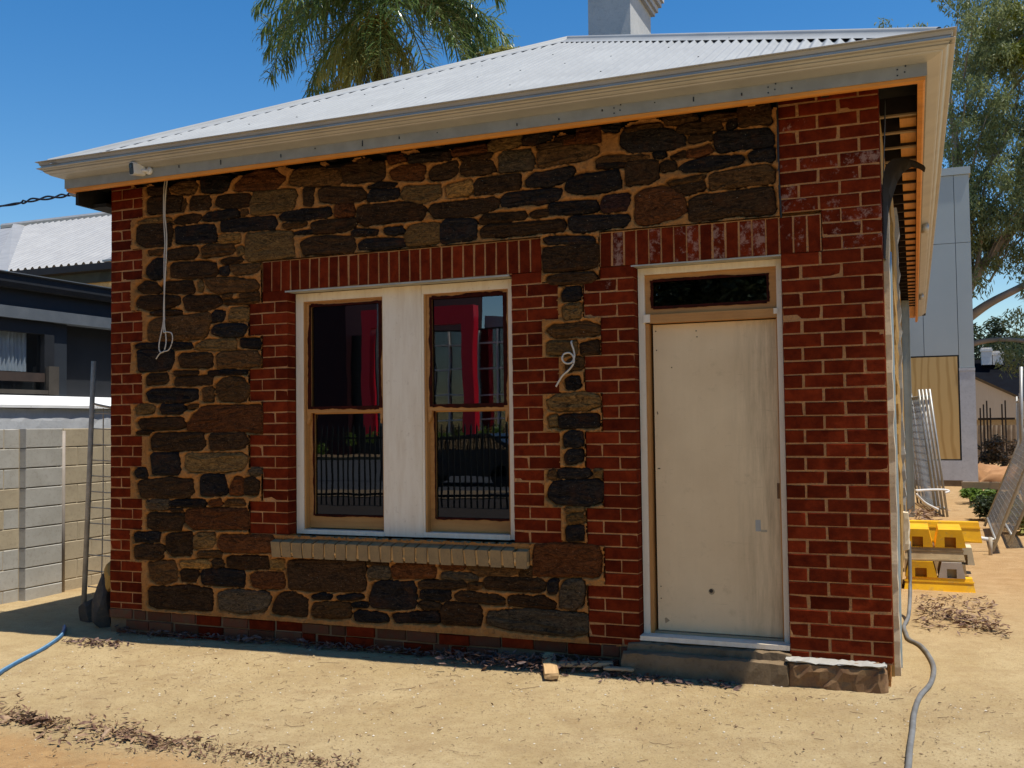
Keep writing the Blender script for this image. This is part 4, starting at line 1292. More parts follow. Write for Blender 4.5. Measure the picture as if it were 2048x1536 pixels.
litter(380, lambda r: fg_point(r)+(0.2,), M_leafd, 'single dry leaves strewn over the open sand', (0.005, 0.032), 0.005)

# ================================================================== SMALL THINGS AT THE COTTAGE
def curve_pts(P, n=8):
    """Catmull-Rom through the points"""
    P = [Vector(p) for p in P]; out = []
    for i in range(len(P)-1):
        a, b_, c, d = P[max(i-1, 0)], P[i], P[i+1], P[min(i+2, len(P)-1)]
        for k in range(n):
            t = k/n
            out.append(0.5*((2*b_)+(c-a)*t+(2*a-5*b_+4*c-d)*t*t+(3*b_-a-3*c+d)*t**3))
    out.append(P[-1]); return out
# security camera
sc = thing('security_camera', 'small white bullet security camera under the gutter at the left', 'camera', (0.60, -0.33, 3.45))
R = Matrix.Translation((0.585, -0.335, 3.487)) @ Matrix.Rotation(-0.25, 4, 'Z') @ Matrix.Rotation(0.10, 4, 'X')
def rounded_box_prism(w, h, r, n=4):
    pts = []
    for cx, cz, a0 in ((w/2-r, h/2-r, 0), (-w/2+r, h/2-r, 90), (-w/2+r, -h/2+r, 180), (w/2-r, -h/2+r, 270)):
        for k in range(n+1):
            a = math.radians(a0+90*k/n); pts.append((cx+r*math.cos(a), cz+r*math.sin(a)))
    return pts
b = MB(); b.prism(rounded_box_prism(0.062, 0.100, 0.018), 'y', -0.05, 0.055); b.v = [tuple(R @ Vector(p)) for p in b.v]; b.build('housing', M_wplast, sc)
b = MB(); b.prism(rounded_box_prism(0.054, 0.092, 0.016), 'y', -0.0525, -0.0505); b.v = [tuple(R @ Vector(p)) for p in b.v]; b.build('face', M_black, sc)
b = MB(); b.tube([R @ Vector((0, -0.0530, 0.018)), R @ Vector((0, -0.0555, 0.018))], 0.014, 14); b.build('lens', mat('lens', (0.02, 0.02, 0.03), rough=0.1, bump=0), sc)
b = MB(); b.tube([R @ Vector((0.02, 0.02, -0.01)), (0.66, -0.295, 3.47)], 0.013, 10); b.tube([(0.664, -0.2795, 3.475), (0.664, -0.297, 3.475)], 0.030, 14); b.build('mount', M_wplast, sc, True)

def cable(name, P, r, m, label, cat, n=10, seg=7, group=None):
    b = MB(); b.tube(curve_pts(P, n), r, seg)
    return tag(b.build(name, m, None, True), label, cat, group)
M_cab = mat('white_cable', (0.58, 0.50, 0.40), (0.52, 0.44, 0.34), 20, 0.5, bump=0)
cable('hanging_cable', [(0.645, 0.0, 3.53), (0.625, -0.04, 3.45), (0.600, -0.035, 3.20), (0.618, -0.035, 2.95), (0.590, -0.035, 2.45), (0.585, -0.035, 2.30), (0.548, -0.04, 2.13), (0.553, -0.04, 2.06),
      (0.60, -0.045, 2.06), (0.618, -0.04, 2.15), (0.60, -0.04, 2.28), (0.592, -0.032, 2.40), (0.588, -0.03, 2.80), (0.596, -0.03, 2.95), (0.582, -0.03, 3.20), (0.600, -0.038, 3.45), (0.625, 0.0, 3.53)],
      0.0055, M_cab, 'looped white cable hanging down the stone wall from the eave', 'cable')
cable('cable_tail', [(0.598, -0.034, 2.33), (0.600, -0.05, 2.22), (0.635, -0.05, 2.215), (0.682, -0.05, 2.20), (0.690, -0.05, 2.14), (0.655, -0.05, 2.07), (0.595, -0.05, 2.055), (0.560, -0.05, 2.04), (0.520, -0.045, 2.00)],
      0.0048, M_cab, 'curled loose end of white cable knotted at the hanging pair', 'cable')
cable('wall_cable', [(4.078, 0.02, 2.000), (4.080, -0.03, 1.985), (4.098, -0.035, 1.93), (4.104, -0.04, 1.885), (4.085, -0.05, 1.845), (4.045, -0.05, 1.842), (4.020, -0.05, 1.87), (4.030, -0.045, 1.905), (4.070, -0.04, 1.912),
      (4.100, -0.045, 1.88), (4.098, -0.05, 1.835), (4.06, -0.05, 1.79), (4.015, -0.045, 1.755), (3.968, -0.04, 1.685)], 0.0065, M_cab, 'short curled white cable poking out between window and door', 'cable')
cable('black_cable', [(5.478, -0.006, 3.50), (5.481, -0.018, 3.3), (5.480, -0.016, 3.0), (5.486, -0.017, 2.80), (5.488, -0.012, 2.72)], 0.007, M_black, 'straight black cable beside the right brick corner pier', 'cable')
# twisted service line to the left eave
M_svc = mat('black_insulation', (0.012, 0.014, 0.022), (0.02, 0.022, 0.03), rough=0.5, bump=0)
sl = thing('service_line', 'black twisted power line reaching the left eave', 'power line', (-0.6, 0.3, 3.5))
P0 = [(-9.0, -0.6, 3.62), (-3.2, 0.1, 3.48), (-1.63, 0.28, 3.52), (-1.25, 0.3, 3.545), (-0.83, 0.3, 3.55), (-0.70, 0.3, 3.575)]
cp = curve_pts(P0, 26)
for ph in (0, math.pi):
    pts = []
    for i, p in enumerate(cp):
        a = i*0.30+ph; amp = 0.013 if p.x > -1.35 else 0.005
        pts.append(p+Vector((0, math.cos(a)*amp, math.sin(a)*amp)))
    b = MB(); b.tube(pts, 0.0085, 6); b.build('conductor', M_svc, sl, True)
b = MB(); b.tube(curve_pts([(-0.70, 0.3, 3.575), (-0.62, 0.3, 3.48), (-0.53, 0.3, 3.41), (-0.45, 0.3, 3.42), (-0.36, 0.28, 3.46), (-0.20, 0.2, 3.50)], 10), 0.009, 7); b.build('drip_loop', M_svc, sl, True)
b = MB(); b.box(-0.74, -0.62, 0.27, 0.33, 3.53, 3.57); b.tube([(-0.72, 0.3, 3.55), (-0.2, 0.3, 3.50)], 0.012, 8); b.build('bracket', M_fascia, sl)
# torn flashing sheet at the right corner
M_fl = mat('brown_membrane', (0.020, 0.015, 0.011), (0.012, 0.009, 0.008), 6, 0.7, bump=0.2, spec=0.1)
FL = [(6.085, 2.452), (6.088, 2.62), (6.089, 2.80), (6.092, 2.95), (6.112, 3.035), (6.155, 3.075), (6.225, 3.074), (6.29, 3.045), (6.337, 3.012)]
FR = [(6.090, 2.458), (6.102, 2.62), (6.116, 2.76), (6.142, 2.86), (6.174, 2.96), (6.214, 3.022), (6.262, 3.048), (6.31, 3.030), (6.337, 3.006)]
b = MB(); rings = []
for (lx, lz), (qx, qz) in zip(FL, FR):
    L_, R_ = Vector((lx, 0.20, lz)), Vector((qx, 0.34, qz)); M_ = (L_+R_)/2+Vector((0.006, -0.012, 0.006)); e_ = Vector((0.003, 0.004, -0.005))
    rings.append([L_, M_, R_, R_+e_, M_+e_, L_+e_, L_])
b.sweep(0, rings)
tag(b.build('torn_flashing', M_fl, None, True), 'torn brown flashing sheet curling out beside the right brick pier', 'flashing')
b = MB(); rings = []
for x, z, ya, yb in ((WX+0.012, 2.95, 0.17, 0.24), (WX+0.020, 3.15, 0.16, 0.27), (WX+0.028, 3.30, 0.16, 0.30), (WX+0.034, 3.45, 0.15, 0.33)):
    rings.append([(x, ya, z), (x, yb, z), (x+0.004, yb, z), (x+0.004, ya, z), (x, ya, z)])
b.sweep(0, rings)
tag(b.build('hanging_membrane', M_sark), 'black membrane strip hanging from the roof at the right pier', 'membrane')
# conduit, timber and hoses at the right corner
b = MB(); b.tube(curve_pts([(WX+0.026, 0.62, 2.55), (WX+0.026, 0.60, 1.6), (WX+0.030, 0.60, 0.9), (WX+0.026, 0.58, 0.3), (WX+0.024, 0.56, -0.22)], 6), 0.018, 10)
tag(b.build('wall_conduit', M_steel, None, True), 'grey plastic conduit running down the right corner of the cottage', 'conduit')
rough_box('timber_block', WX-0.01, WX+0.095, 1.95, 2.10, 0.40, 0.70, mat('sawn_white_timber', (0.66, 0.56, 0.40), (0.52, 0.42, 0.27), 5, 0.8), None, 8, (3, 3, 6), 0.005)
tag(bpy.data.objects['timber_block'], 'pale sawn timber block fixed to the side wall by the corner', 'timber block')
M_hose = mat('grey_hose', (0.19, 0.185, 0.175), (0.13, 0.125, 0.115), 10, 0.6)
def on_ground(P, r): return [(x, y, g(x, y)+r*0.8) for x, y in P]
P = [(WX+0.085, 2.6, 0.40), (WX+0.085, 2.5, 0.05), (WX+0.07, 2.2, -0.14)]+on_ground([(6.12, 1.95), (6.136, 1.683), (6.16, 1.45), (6.232, 1.273), (6.285, 0.95), (6.312, 0.545), (6.285, 0.15), (6.225, -0.161), (6.195, -0.5), (6.186, -0.865), (6.172, -1.395), (6.18, -2.2), (6.5, -3.2)], 0.014)
cable('grey_hose', P, 0.0155, M_hose, 'grey flexible conduit snaking from the cottage corner towards the viewer', 'conduit', 8, 9)
M_blue = mat('blue_hose', (0.045, 0.13, 0.25), (0.03, 0.09, 0.18), 14, 0.45)
P = on_ground([(-0.52, 0.02), (-0.40, -0.10), (-0.20, -0.33), (0.02, -0.70), (0.18, -1.05), (0.30, -1.30), (0.50, -1.62), (0.75, -2.3), (0.9, -3.2)], 0.016)
bh = thing('blue_hose', 'pale blue striped hose lying across the sand at the left', 'hose', (0, -0.8, -0.25))
cpb = curve_pts(P, 10)
b = MB(); b.tube(cpb, 0.017, 10); b.build('hose', M_blue, bh, True)
b = MB(); b.tube([p+Vector((0.004, 0, 0.0122)) for p in cpb], 0.0065, 6); b.build('stripe', mat('pale_blue', (0.22, 0.38, 0.52), (0.16, 0.30, 0.44), 10), bh, True)
# offcuts on the ground
def plank(name, p, q, w, h, m, label, seed, cat='offcut'):
    p, q = Vector(p), Vector(q); L = (q-p).length
    o = rough_box(name, 0, L, -w/2, w/2, 0, h, m, None, seed, (8, 2, 2), 0.0025)
    o.location = p; o.rotation_euler = (0, -math.asin((q-p).z/L), math.atan2((q-p).y, (q-p).x))
    return tag(o, label, cat)
plank('timber_offcut', (3.868, 0.0, -0.175), (4.058, -0.455, -0.195), 0.095, 0.045, timber('fresh_offcut', (0.62, 0.40, 0.19), (0.40, 0.25, 0.11), 'x', 0.8), 'short sawn offcut pointing out of the leaf heap into the sun', 31)
plank('timber_strip', (3.98, -0.20, -0.175), (4.36, -0.10, -0.165), 0.07, 0.030, M_old_x, 'weathered slat lying in shade along the doorstep', 32)
plank('timber_strip', (4.32, -0.19, -0.17), (4.52, -0.17, -0.17), 0.05, 0.02, M_old_x, 'small dark slat among leaves in front of the concrete step', 33)

# rocks and post at the left corner
def rock(name, c, s, seed, m, label):
    rs_ = np.random.RandomState(seed); b = MB()
    import bmesh
    bm = bmesh.new(); bmesh.ops.create_icosphere(bm, subdivisions=3, radius=1)
    d = rs_.randn(16, 3); d /= np.linalg.norm(d, axis=1)[:, None]; lim = rs_.uniform(0.55, 0.95, 16)
    for v in bm.verts:
        p = np.array(v.co)
        for k in range(16):
            t = p @ d[k]
            if t > lim[k]: p = p-d[k]*(t-lim[k])
        p = p*(1+rs_.uniform(-0.02, 0.02))
        v.co = (c[0]+p[0]*s[0], c[1]+p[1]*s[1], c[2]+p[2]*s[2])
    me = bpy.data.meshes.new(name); bm.to_mesh(me); bm.free(); me.materials.append(m)
    o = bpy.data.objects.new(name, me); C.objects.link(o)
    return tag(o, label, 'rock')
rock('rock', (-0.235, 0.15, -0.06), (0.115, 0.12, 0.27), 3, M_rock, 'tall dark angular rock leaning at the left foot of the cottage')
rock('rock', (-0.56, 0.40, -0.20), (0.15, 0.2, 0.19), 5, M_rock, 'low dark rock behind the left fence post')
rock('rock', (-0.105, 0.14, 0.20), (0.095, 0.08, 0.17), 8, mat('yellow_sandstone', (0.46, 0.27, 0.07), (0.34, 0.19, 0.05), 8, 0.85, bump=0.5), 'yellow sandstone chunk wedged against the left brick pier')
fp = thing('mesh_fence', 'leaning weathered post with a wire mesh panel tied to the left brick pier', 'fence', (-0.6, 0.35, -0.25))
b = MB(); b.tube([(-0.640, 0.345, -0.28), (-0.585, 0.35, 0.9), (-0.533, 0.35, 2.04)], [0.0225, 0.022, 0.021], 8); b.build('post', M_rustpipe, fp, True)
for i in range(4):
    b = MB(); x = -0.45+0.125*i; b.tube(curve_pts([(x-0.04, 0.40+0.01*i, -0.18), (x-0.01+0.012*(i % 2), 0.39, 0.7), (x, 0.38, 1.62-0.02*i)], 5), 0.0055, 5); b.build('wire', M_rustpipe, fp)
for i in range(13):
    b = MB(); z = -0.10+0.14*i; b.tube(curve_pts([(-0.60+0.03*z/1.7, 0.36, z), (-0.32, 0.39, z-0.012), (-0.02, 0.38, z-0.004)], 5), 0.0055, 5); b.build('wire', M_rustpipe, fp)
b = MB(); b.tube(curve_pts([(-0.55, 0.36, 1.66), (-0.30, 0.38, 1.615), (-0.02, 0.38, 1.60)], 6), 0.012, 6); b.build('rail', M_rustpipe, fp, True)

# ================================================================== NEXT DOOR, LEFT
# concrete block boundary wall
bw = thing('block_wall', 'pale concrete block boundary wall left of the cottage', 'wall', (-2.1, 1.5, -0.25))
b = MB(); b.box(-2.32, -2.135, -6, 12, -0.4, 1.44); b.build('wall_core', M_blk_t, bw)
blk = {}
def block(x, y0, y1, z0, z1, m, dep=0.10):
    key = (round(y1-y0, 2), round(z1-z0, 2), m.name)
    if key not in blk:
        bb = MB(); L, H = (y1-y0)/2-0.004, (z1-z0)/2-0.004; c = 0.006
        r = random.Random(len(blk)); pts = []
        for xx, i_ in ((-dep, 0), (-c, 0), (0, c)):
            for sy, sz in ((-1, -1), (1, -1), (1, 1), (-1, 1)): pts.append((xx+r.uniform(-0.001, 0.001), sy*(L-i_)+r.uniform(-0.003, 0.003), sz*(H-i_)+r.uniform(-0.003, 0.003)))
        bb.add(pts, [(8, 9, 10, 11)]+[(4+k, 4+(k+1) % 4, 8+(k+1) % 4, 8+k) for k in range(4)]+[(k, (k+1) % 4, 4+(k+1) % 4, 4+k) for k in range(4)])
        blk[key] = bb.mesh('block', m)
    link('block', blk[key], bw, (x+rr.uniform(-0.002, 0.002), (y0+y1)/2, (z0+z1)/2))
NB, BH = 9, 0.2
ztop = 1.448
for k in range(NB):
    z1 = ztop-BH*k; z0 = z1-BH
    off = 0.2*(k % 2)
    y = -1.6-off
    while y < 0.98:
        block(-2.13, y, min(y+0.4, 0.985), z0, z1, M_blk_t if rr.random() < 0.35 else M_blk_w); y += 0.4
    block(-2.045, 0.985, 1.455, z0, z1, M_blk_w, 0.17)
    y = 1.535
    first = 0.2 if k % 2 else 0.4
    while y < 4.5:
        L = first if y == 1.535 else 0.4
        block(-2.13, y, y+L, z0, z1, M_blk_t); y += L
pp = MB(); pp.tube([(-2.09, 1.495, -0.4), (-2.09, 1.495, 1.42)], 0.027, 10)
tag(pp.build('wall_post', mat('pinkish_pipe', (0.36, 0.31, 0.27), (0.28, 0.24, 0.2)), None, True), 'thin grey pipe standing against the block wall joint', 'post')

# dark verandah building behind the wall
M_char = mat('charcoal_paint', (0.022, 0.024, 0.028), (0.017, 0.019, 0.022), 4, 0.6, bump=0.05)
M_charb = mat('charcoal_sheet', (0.028, 0.034, 0.042), (0.022, 0.027, 0.034), 4, 0.6, bump=0.05)
M_slate = mat('slate_grey_beam', (0.125, 0.14, 0.155), (0.10, 0.115, 0.13), 6, 0.6, bump=0.08)
M_brown = mat('brown_window_frame', (0.085, 0.075, 0.062), (0.065, 0.056, 0.046), 5, 0.5)
vb = thing('dark_verandah_building', 'charcoal building with an enclosed verandah behind the block wall', 'building', (-3.5, 2, -0.2))
NX = -2.9
b = MB(); b.prism([(NX+0.02, 2.985), (NX+0.08, 2.985), (NX+0.10, 3.04), (NX+0.10, 3.125), (NX+0.12, 3.132), (NX+0.12, 3.150), (NX-0.1, 3.150), (NX-0.1, 2.985)], 'y', -3, 5.2); b.build('gutter', M_char, vb)
b = MB(); b.box(NX+0.1205, NX+0.126, -3, 5.2, 3.139, 3.149); b.build('gutter_lip', M_slate, vb)
b = MB(); b.box(NX-0.3, NX+0.0, -3, 5.2, 2.795, 2.984); b.build('fascia', M_charb, vb)
b = MB(); b.box(NX-0.15, NX+0.02, -3, 5.2, 2.665, 2.793); b.build('beam', M_slate, vb)
b = MB(); b.box(NX-0.3, NX-0.2, -3, 5.2, 1.80, 2.664); b.box(NX-4, NX-0.25, 5.0, 5.2, -0.3, 3.0); b.box(NX-4.0, NX-0.301, -3, 5.2, 2.95, 3.1); b.build('recess_wall', M_char, vb)
b = MB(); b.box(NX-0.10, NX-0.03, -3, 2.03, 2.52, 2.66); b.box(NX-0.10, NX-0.03, 2.031, 2.17, 1.80, 2.66); b.build('window_surround', M_char, vb)
b = MB(); b.box(NX-0.12, NX-0.06, 2.172, 2.38, 1.81, 2.66); b.build('side_panel', M_charb, vb)
cu = MB()
ys = np.arange(-0.5, 1.885, 0.007)
cu.sweep(0, [[(NX-0.14+0.016*math.sin(y*120)+0.006*math.sin(y*31), y, 2.09), (NX-0.14+0.014*math.sin(y*120)+0.006*math.sin(y*31), y, 2.53)] for y in ys])
cu.build('curtain', mat('grey_white_curtain', (0.62, 0.64, 0.66), (0.54, 0.56, 0.58), 5, 0.8, bump=0), vb, True, recalc=False)
b = MB(); b.box(NX-0.092, NX-0.09, -3, 2.03, 1.88, 2.52); b.build('pane', glass_mat('clear_glass', (0.85, 0.88, 0.9), 0.0), vb)
b = MB(); b.box(NX-0.088, NX-0.02, -3, 2.03, 1.975, 2.075); b.build('window_rail', mat('rust_brown_rail', (0.060, 0.042, 0.034), (0.04, 0.03, 0.026)), vb)
b = MB(); b.box(NX-0.02, NX+0.03, -3, 2.035, 1.835, 1.880); b.box(NX-0.019, NX+0.035, 2.036, 2.180, 1.83, 2.155); b.build('brown_frame', M_brown, vb)
b = MB(); b.prism([(NX-0.2, 1.825), (NX+0.05, 1.815), (NX+0.24, 1.705), (NX+0.24, 1.675), (NX-0.2, 1.675)], 'y', -3, 5.2); b.build('white_ledge', mat('white_paint', (0.80, 0.80, 0.78), (0.70, 0.70, 0.69), 3, 0.6, bump=0.04), vb)
for y in (0.6, 1.6, 2.55, 3.6):
    b = MB(); b.box(NX+0.0, NX+0.2405, y, y+0.006, 1.680, 1.690); b.build('ledge_joint', M_slate, vb)
rough_box('rendered_base', NX-0.1, NX+0.20, -3, 5.2, -0.3, 1.674, M_render, vb, 12, (2, 60, 14), 0.006)

# stone house with grey corrugated roof farther back
M_groof = zinc('grey_corrugated', (0.33, 0.33, 0.33), (0.27, 0.27, 0.275), 0.6, 0.1)
nh = thing('stone_neighbour_house', 'far left stone house with hipped grey corrugated roof', 'house', (-10, 12, -0.2))
hy0, hz0, hs = 9.0, 4.80, 0.50
def nz(y): return hz0+hs*(y-hy0)
top = 12.6+1.2
V = []; Fc = []
xs = np.arange(-16.2, -8.80, 0.0127*2)
nhx0, nhx1 = -13.35, -8.80
for i, x in enumerate(xs):
    h = 0.045*math.cos(2*math.pi*x/0.20)
    yl = hy0
    # hip valley on the left: face starts farther up as x decreases
    yt = hy0+min(4.2, 4.2)
    lim = max(hy0, hy0+(-11.5-x)*1.0) if x < -11.5 else hy0
    for t in (0, 0.5, 1):
        y = lim+(yt-lim)*t
        V.append((x, y, nz(y)+h))
for i in range(len(xs)-1):
    if xs[i] < -15.5: continue
    for k in range(2): Fc.append((i*3+k, i*3+3+k, i*3+4+k, i*3+1+k))
rf = np_mesh('roof', V, Fc, M_groof, nh, True)
b = MB(); b.quad((-11.5, hy0, hz0+0.02), (-15.7, hy0+4.2, nz(hy0+4.2)+0.02), (-15.9, hy0+4.0, nz(hy0+4.2)+0.02), (-11.8, hy0-0.1, hz0+0.02)); b.build('valley_flashing', M_zinc, rf)
b = MB()
b.quad((-11.6, hy0-0.1, hz0-0.02), (-15.9, hy0+4.2, nz(hy0+4.2)), (-22, hy0+4.2, nz(hy0+4.2)), (-22, hy0-6, hz0-0.02))
b.build('wing_roof', mat('weathered_corrugated', (0.34, 0.34, 0.345), (0.22, 0.22, 0.225), 1.2, 0.6, stretch=(14, 1, 1)), rf)
b = MB(); b.box(-8.86, -8.62, hy0-0.05, hy0+0.1, hz0, hz0+0.04); b.quad((-8.88, hy0, hz0+0.04), (-8.62, hy0, hz0+0.04), (-8.62, hy0+4.2, nz(hy0+4.2)+0.04), (-8.88, hy0+4.2, nz(hy0+4.2)+0.04)); b.build('barge_cap', M_zinc, rf)
b = MB(); b.tube([(-16.5, hy0+4.2, nz(hy0+4.2)+0.03), (-8.62, hy0+4.2, nz(hy0+4.2)+0.03)], 0.09, 8); b.build('ridge_cap', M_zinc, rf)
b = MB(); b.prism([(hy0-0.16, 4.62), (hy0-0.16, 4.76), (hy0-0.04, 4.77), (hy0-0.02, 4.60)], 'x', -13, -7.0); b.build('gutter', M_char, nh)
b = MB(); b.box(-13, -7.0, hy0-0.01, hy0+0.03, 4.40, 4.75); b.build('fascia', mat('dark_green_fascia', (0.030, 0.038, 0.030), (0.024, 0.03, 0.024)), nh)
rough_box('stone_wall', -13, -6.8, hy0+0.045, hy0+0.4, -0.3, 4.7, concrete('cream_stone', (0.60, 0.44, 0.20), (0.42, 0.28, 0.12), (0.20, 0.12, 0.06), 0.9), nh, 14, (30, 1, 24), 0.02)

# ================================================================== BEHIND, RIGHT
# tall grey clad building
gb = thing('grey_clad_building', 'tall blue grey clad building with boarded opening behind the cottage', 'building', (6.5, 20, -0.2))
M_clad = mat('blue_grey_cladding', (0.41, 0.455, 0.445), (0.375, 0.42, 0.41), 0.6, 0.5, bump=0.03, bscale=8)
GY = 19.5
b = MB(); b.box(2.5, 7.585, GY+0.04, GY+9, -0.3, 7.30); b.build('wall_core', M_slate, gb)
for i, (x0, x1) in enumerate(((3.6, 4.80), (4.80, 6.02), (6.02, 6.50), (6.50, 7.26), (7.26, 7.60))):
    for z0, z1 in ((2.62, 5.62), (5.62, 7.26)):
        zz0 = 2.93 if (x1 < 7.3 and z0 < 3) else z0
        b = MB(); b.box(x0+0.006, x1-0.006, GY, GY+0.039, zz0+0.006, z1-0.006); b.build('cladding_panel', M_clad, gb)
b = MB(); b.box(3.6, 7.635, GY-0.03, GY+9, 7.262, 7.44); b.build('parapet_cap', M_clad, gb)
b = MB(); b.box(7.262, 7.60, GY-0.01, GY+0.039, -0.25, 2.55); b.box(3.6, 7.262, GY-0.01, GY+0.039, -0.05, 0.42); b.box(7.255, 7.605, GY-0.02, GY+0.05, 2.552, 2.618); b.build('rendered_pier', M_render, gb)
b = MB(); b.box(3.6, 7.262, GY-0.005, GY+0.039, -0.3, -0.052); b.build('base_course', M_conc, gb)
def ply():
    k = NT('plywood', 0.6, 0, 0.3); v = k.coord((1.5, 1.5, 0.42))
    w = k.n.new('ShaderNodeTexWave'); w.wave_type = 'BANDS'; w.bands_direction = 'X'
    w.inputs['Scale'].default_value = 1.0; w.inputs['Distortion'].default_value = 9.0; w.inputs['Detail'].default_value = 3.0; w.inputs['Detail Scale'].default_value = 0.8
    k.lk(v, w.inputs['Vector'])
    c = k.mix(k.fr(w.outputs['Fac'], 0.6, 1.1), (0.60, 0.40, 0.155), (0.44, 0.265, 0.085))
    k.base(c); return k.m
b = MB(); b.box(5.9, 7.225, GY-0.004, GY+0.036, 0.455, 2.90); b.build('plywood_board', ply(), gb)
b = MB(); b.box(5.9, 7.262, GY+0.010, GY+0.037, 2.902, 2.935); b.box(7.228, 7.261, GY+0.010, GY+0.037, 0.43, 2.90); b.build('opening_edge', M_black, gb)

# temporary fence panels
M_wire = mat('galvanised_wire', (0.38, 0.39, 0.40), (0.30, 0.31, 0.32), rough=0.5, metal=0.3, bump=0)
def fence_panel(name, bl, br, tl, tr, label, group=None, nv=34, nh_=26, pipe=0.019, wr=0.0022):
    """corner points bottom/top at both ends"""
    bl, br, tl, tr = map(Vector, (bl, br, tl, tr))
    t = thing(name, label, 'fence panel', tuple(bl), group)
    b = MB(); ext = (tl-bl).normalized()*0.12
    b.tube([bl, tl+ext], pipe, 8); b.build('upright', M_pipe, t, True)
    b = MB(); b.tube([br, tr+ext], pipe, 8); b.build('upright', M_pipe, t, True)
    b = MB(); b.tube([tl, tr], pipe, 8); b.build('rail', M_pipe, t, True)
    b = MB(); b.tube([bl+(tl-bl)*0.06, br+(tr-br)*0.06], pipe, 8); b.build('rail', M_pipe, t, True)
    b = MB()
    for i in range(1, nv):
        u_ = i/nv; b.tube([(bl+(br-bl)*u_)+(tl-bl)*0.06, tl+(tr-tl)*u_], wr, 4, False)
    for i in range(1, nh_):
        u_ = 0.06+0.94*i/nh_; b.tube([bl+(tl-bl)*u_, br+(tr-br)*u_], wr, 4, False)
    tag(b.build('wire_mesh', M_wire, t, recalc=False), kind='stuff')
    return t
for i, lb in enumerate(('foremost galvanised fence panel of the stack leaning on the cottage side', 'second galvanised fence panel in the stack leaning on the cottage side', 'third galvanised fence panel in the stack leaning on the cottage side', 'rear galvanised fence panel of the stack against the cottage side')):
    d = -0.055*i
    fence_panel('temporary_fence_panel', (6.70+d, 11.45+0.05*i, -0.19), (6.42+d, 14.3, -0.19), (6.495+d, 11.45+0.05*i, 1.80), (6.20+d, 14.3, 1.80), lb, 'fence panels leaning on the cottage side', 24, 15, wr=0.0022)
def ties(P, label):
    b = MB(); b.tube(curve_pts(P, 6), 0.014, 6); tag(b.build('cable_tie', M_wplast, None, True), label, 'strap')
ties([(WX+0.15, 5.7, 0.62), (6.40, 6.2, 0.60), (6.55, 6.5, 0.58), (6.60, 6.55, 0.56), (6.55, 6.5, 0.545)], 'upper white strap sticking out from the steel studs')
ties([(WX+0.15, 5.7, 0.58), (6.33, 6.0, 0.46), (6.47, 6.3, 0.36)], 'lower white strap drooping from the steel studs')
fence_panel('temporary_fence_panel', (7.06, 6.75, -0.16), (7.15, 9.75, -0.16), (7.80, 6.75, 1.75), (7.92, 9.75, 1.75), 'near galvanised fence panel tipped over to the right at the frame edge', 'panels leaning right', 40, 28, wr=0.0023)
fence_panel('temporary_fence_panel', (7.28, 7.4, -0.16), (7.36, 10.4, -0.16), (8.10, 7.4, 1.70), (8.2, 10.4, 1.70), 'galvanised fence panel just behind the tipped one at the right edge', 'panels leaning right', 40, 28, wr=0.0023)
fence_panel('temporary_fence_panel', (8.25, 17.0, -0.18), (8.05, 14.0, -0.18), (8.25, 17.0, 1.75), (8.05, 14.0, 1.75), 'upright far galvanised fence panel near the dark posts', None, 30, 26, wr=0.004)
b = MB(); b.tube([(7.03, 6.62, -0.22), (7.035, 6.62, 0.02)], 0.022, 8); tag(b.build('fence_stake', M_rustpipe, None, True), 'short rusty stake in front of the tipped fence panel', 'stake')
b = MB(); b.tube([(7.62, 9.3, 0.6), (7.67, 9.4, 2.15)], 0.024, 8); tag(b.build('loose_pole', M_pipe, None, True), 'loose galvanised pole rising above the tipped fence panel', 'pole')
b = MB(); b.tube([(6.60, 6.9, 0.02), (7.12, 7.0, -0.06)], 0.024, 12); tag(b.build('white_pipe', M_wplast, None, True), 'white plastic pipe lying beyond the yellow fence blocks', 'pipe')

# fence blocks: long blocks with sloping sides and a square pocket at the end
def yellow():
    k = NT('yellow_plastic', 0.45, 0, 0.3); v = k.coord((1, 1, 1))
    c = k.mix(k.fr(k.noise(v, 4, 4), 0.35, 0.65), (0.86, 0.48, 0.010), (0.72, 0.37, 0.010))
    c = k.mix(k.math('MULTIPLY', k.fr(k.noise(v, 13, 6, 0.75), 0.55, 0.72), 0.7), c, (0.40, 0.26, 0.10))
    k.base(c); k.bump(k.noise(v, 40, 4), 0.15, 0.004); return k.m
M_yel = yellow()
M_cfoot = mat('concrete_foot', (0.44, 0.33, 0.18), (0.30, 0.21, 0.11), 6, 0.85, bump=0.3)
M_gfoot = mat('grey_plastic_foot', (0.50, 0.44, 0.37), (0.42, 0.36, 0.30), 6, 0.5)
M_ivory = mat('ivory_plastic', (0.74, 0.66, 0.45), (0.64, 0.56, 0.36), 6, 0.5)
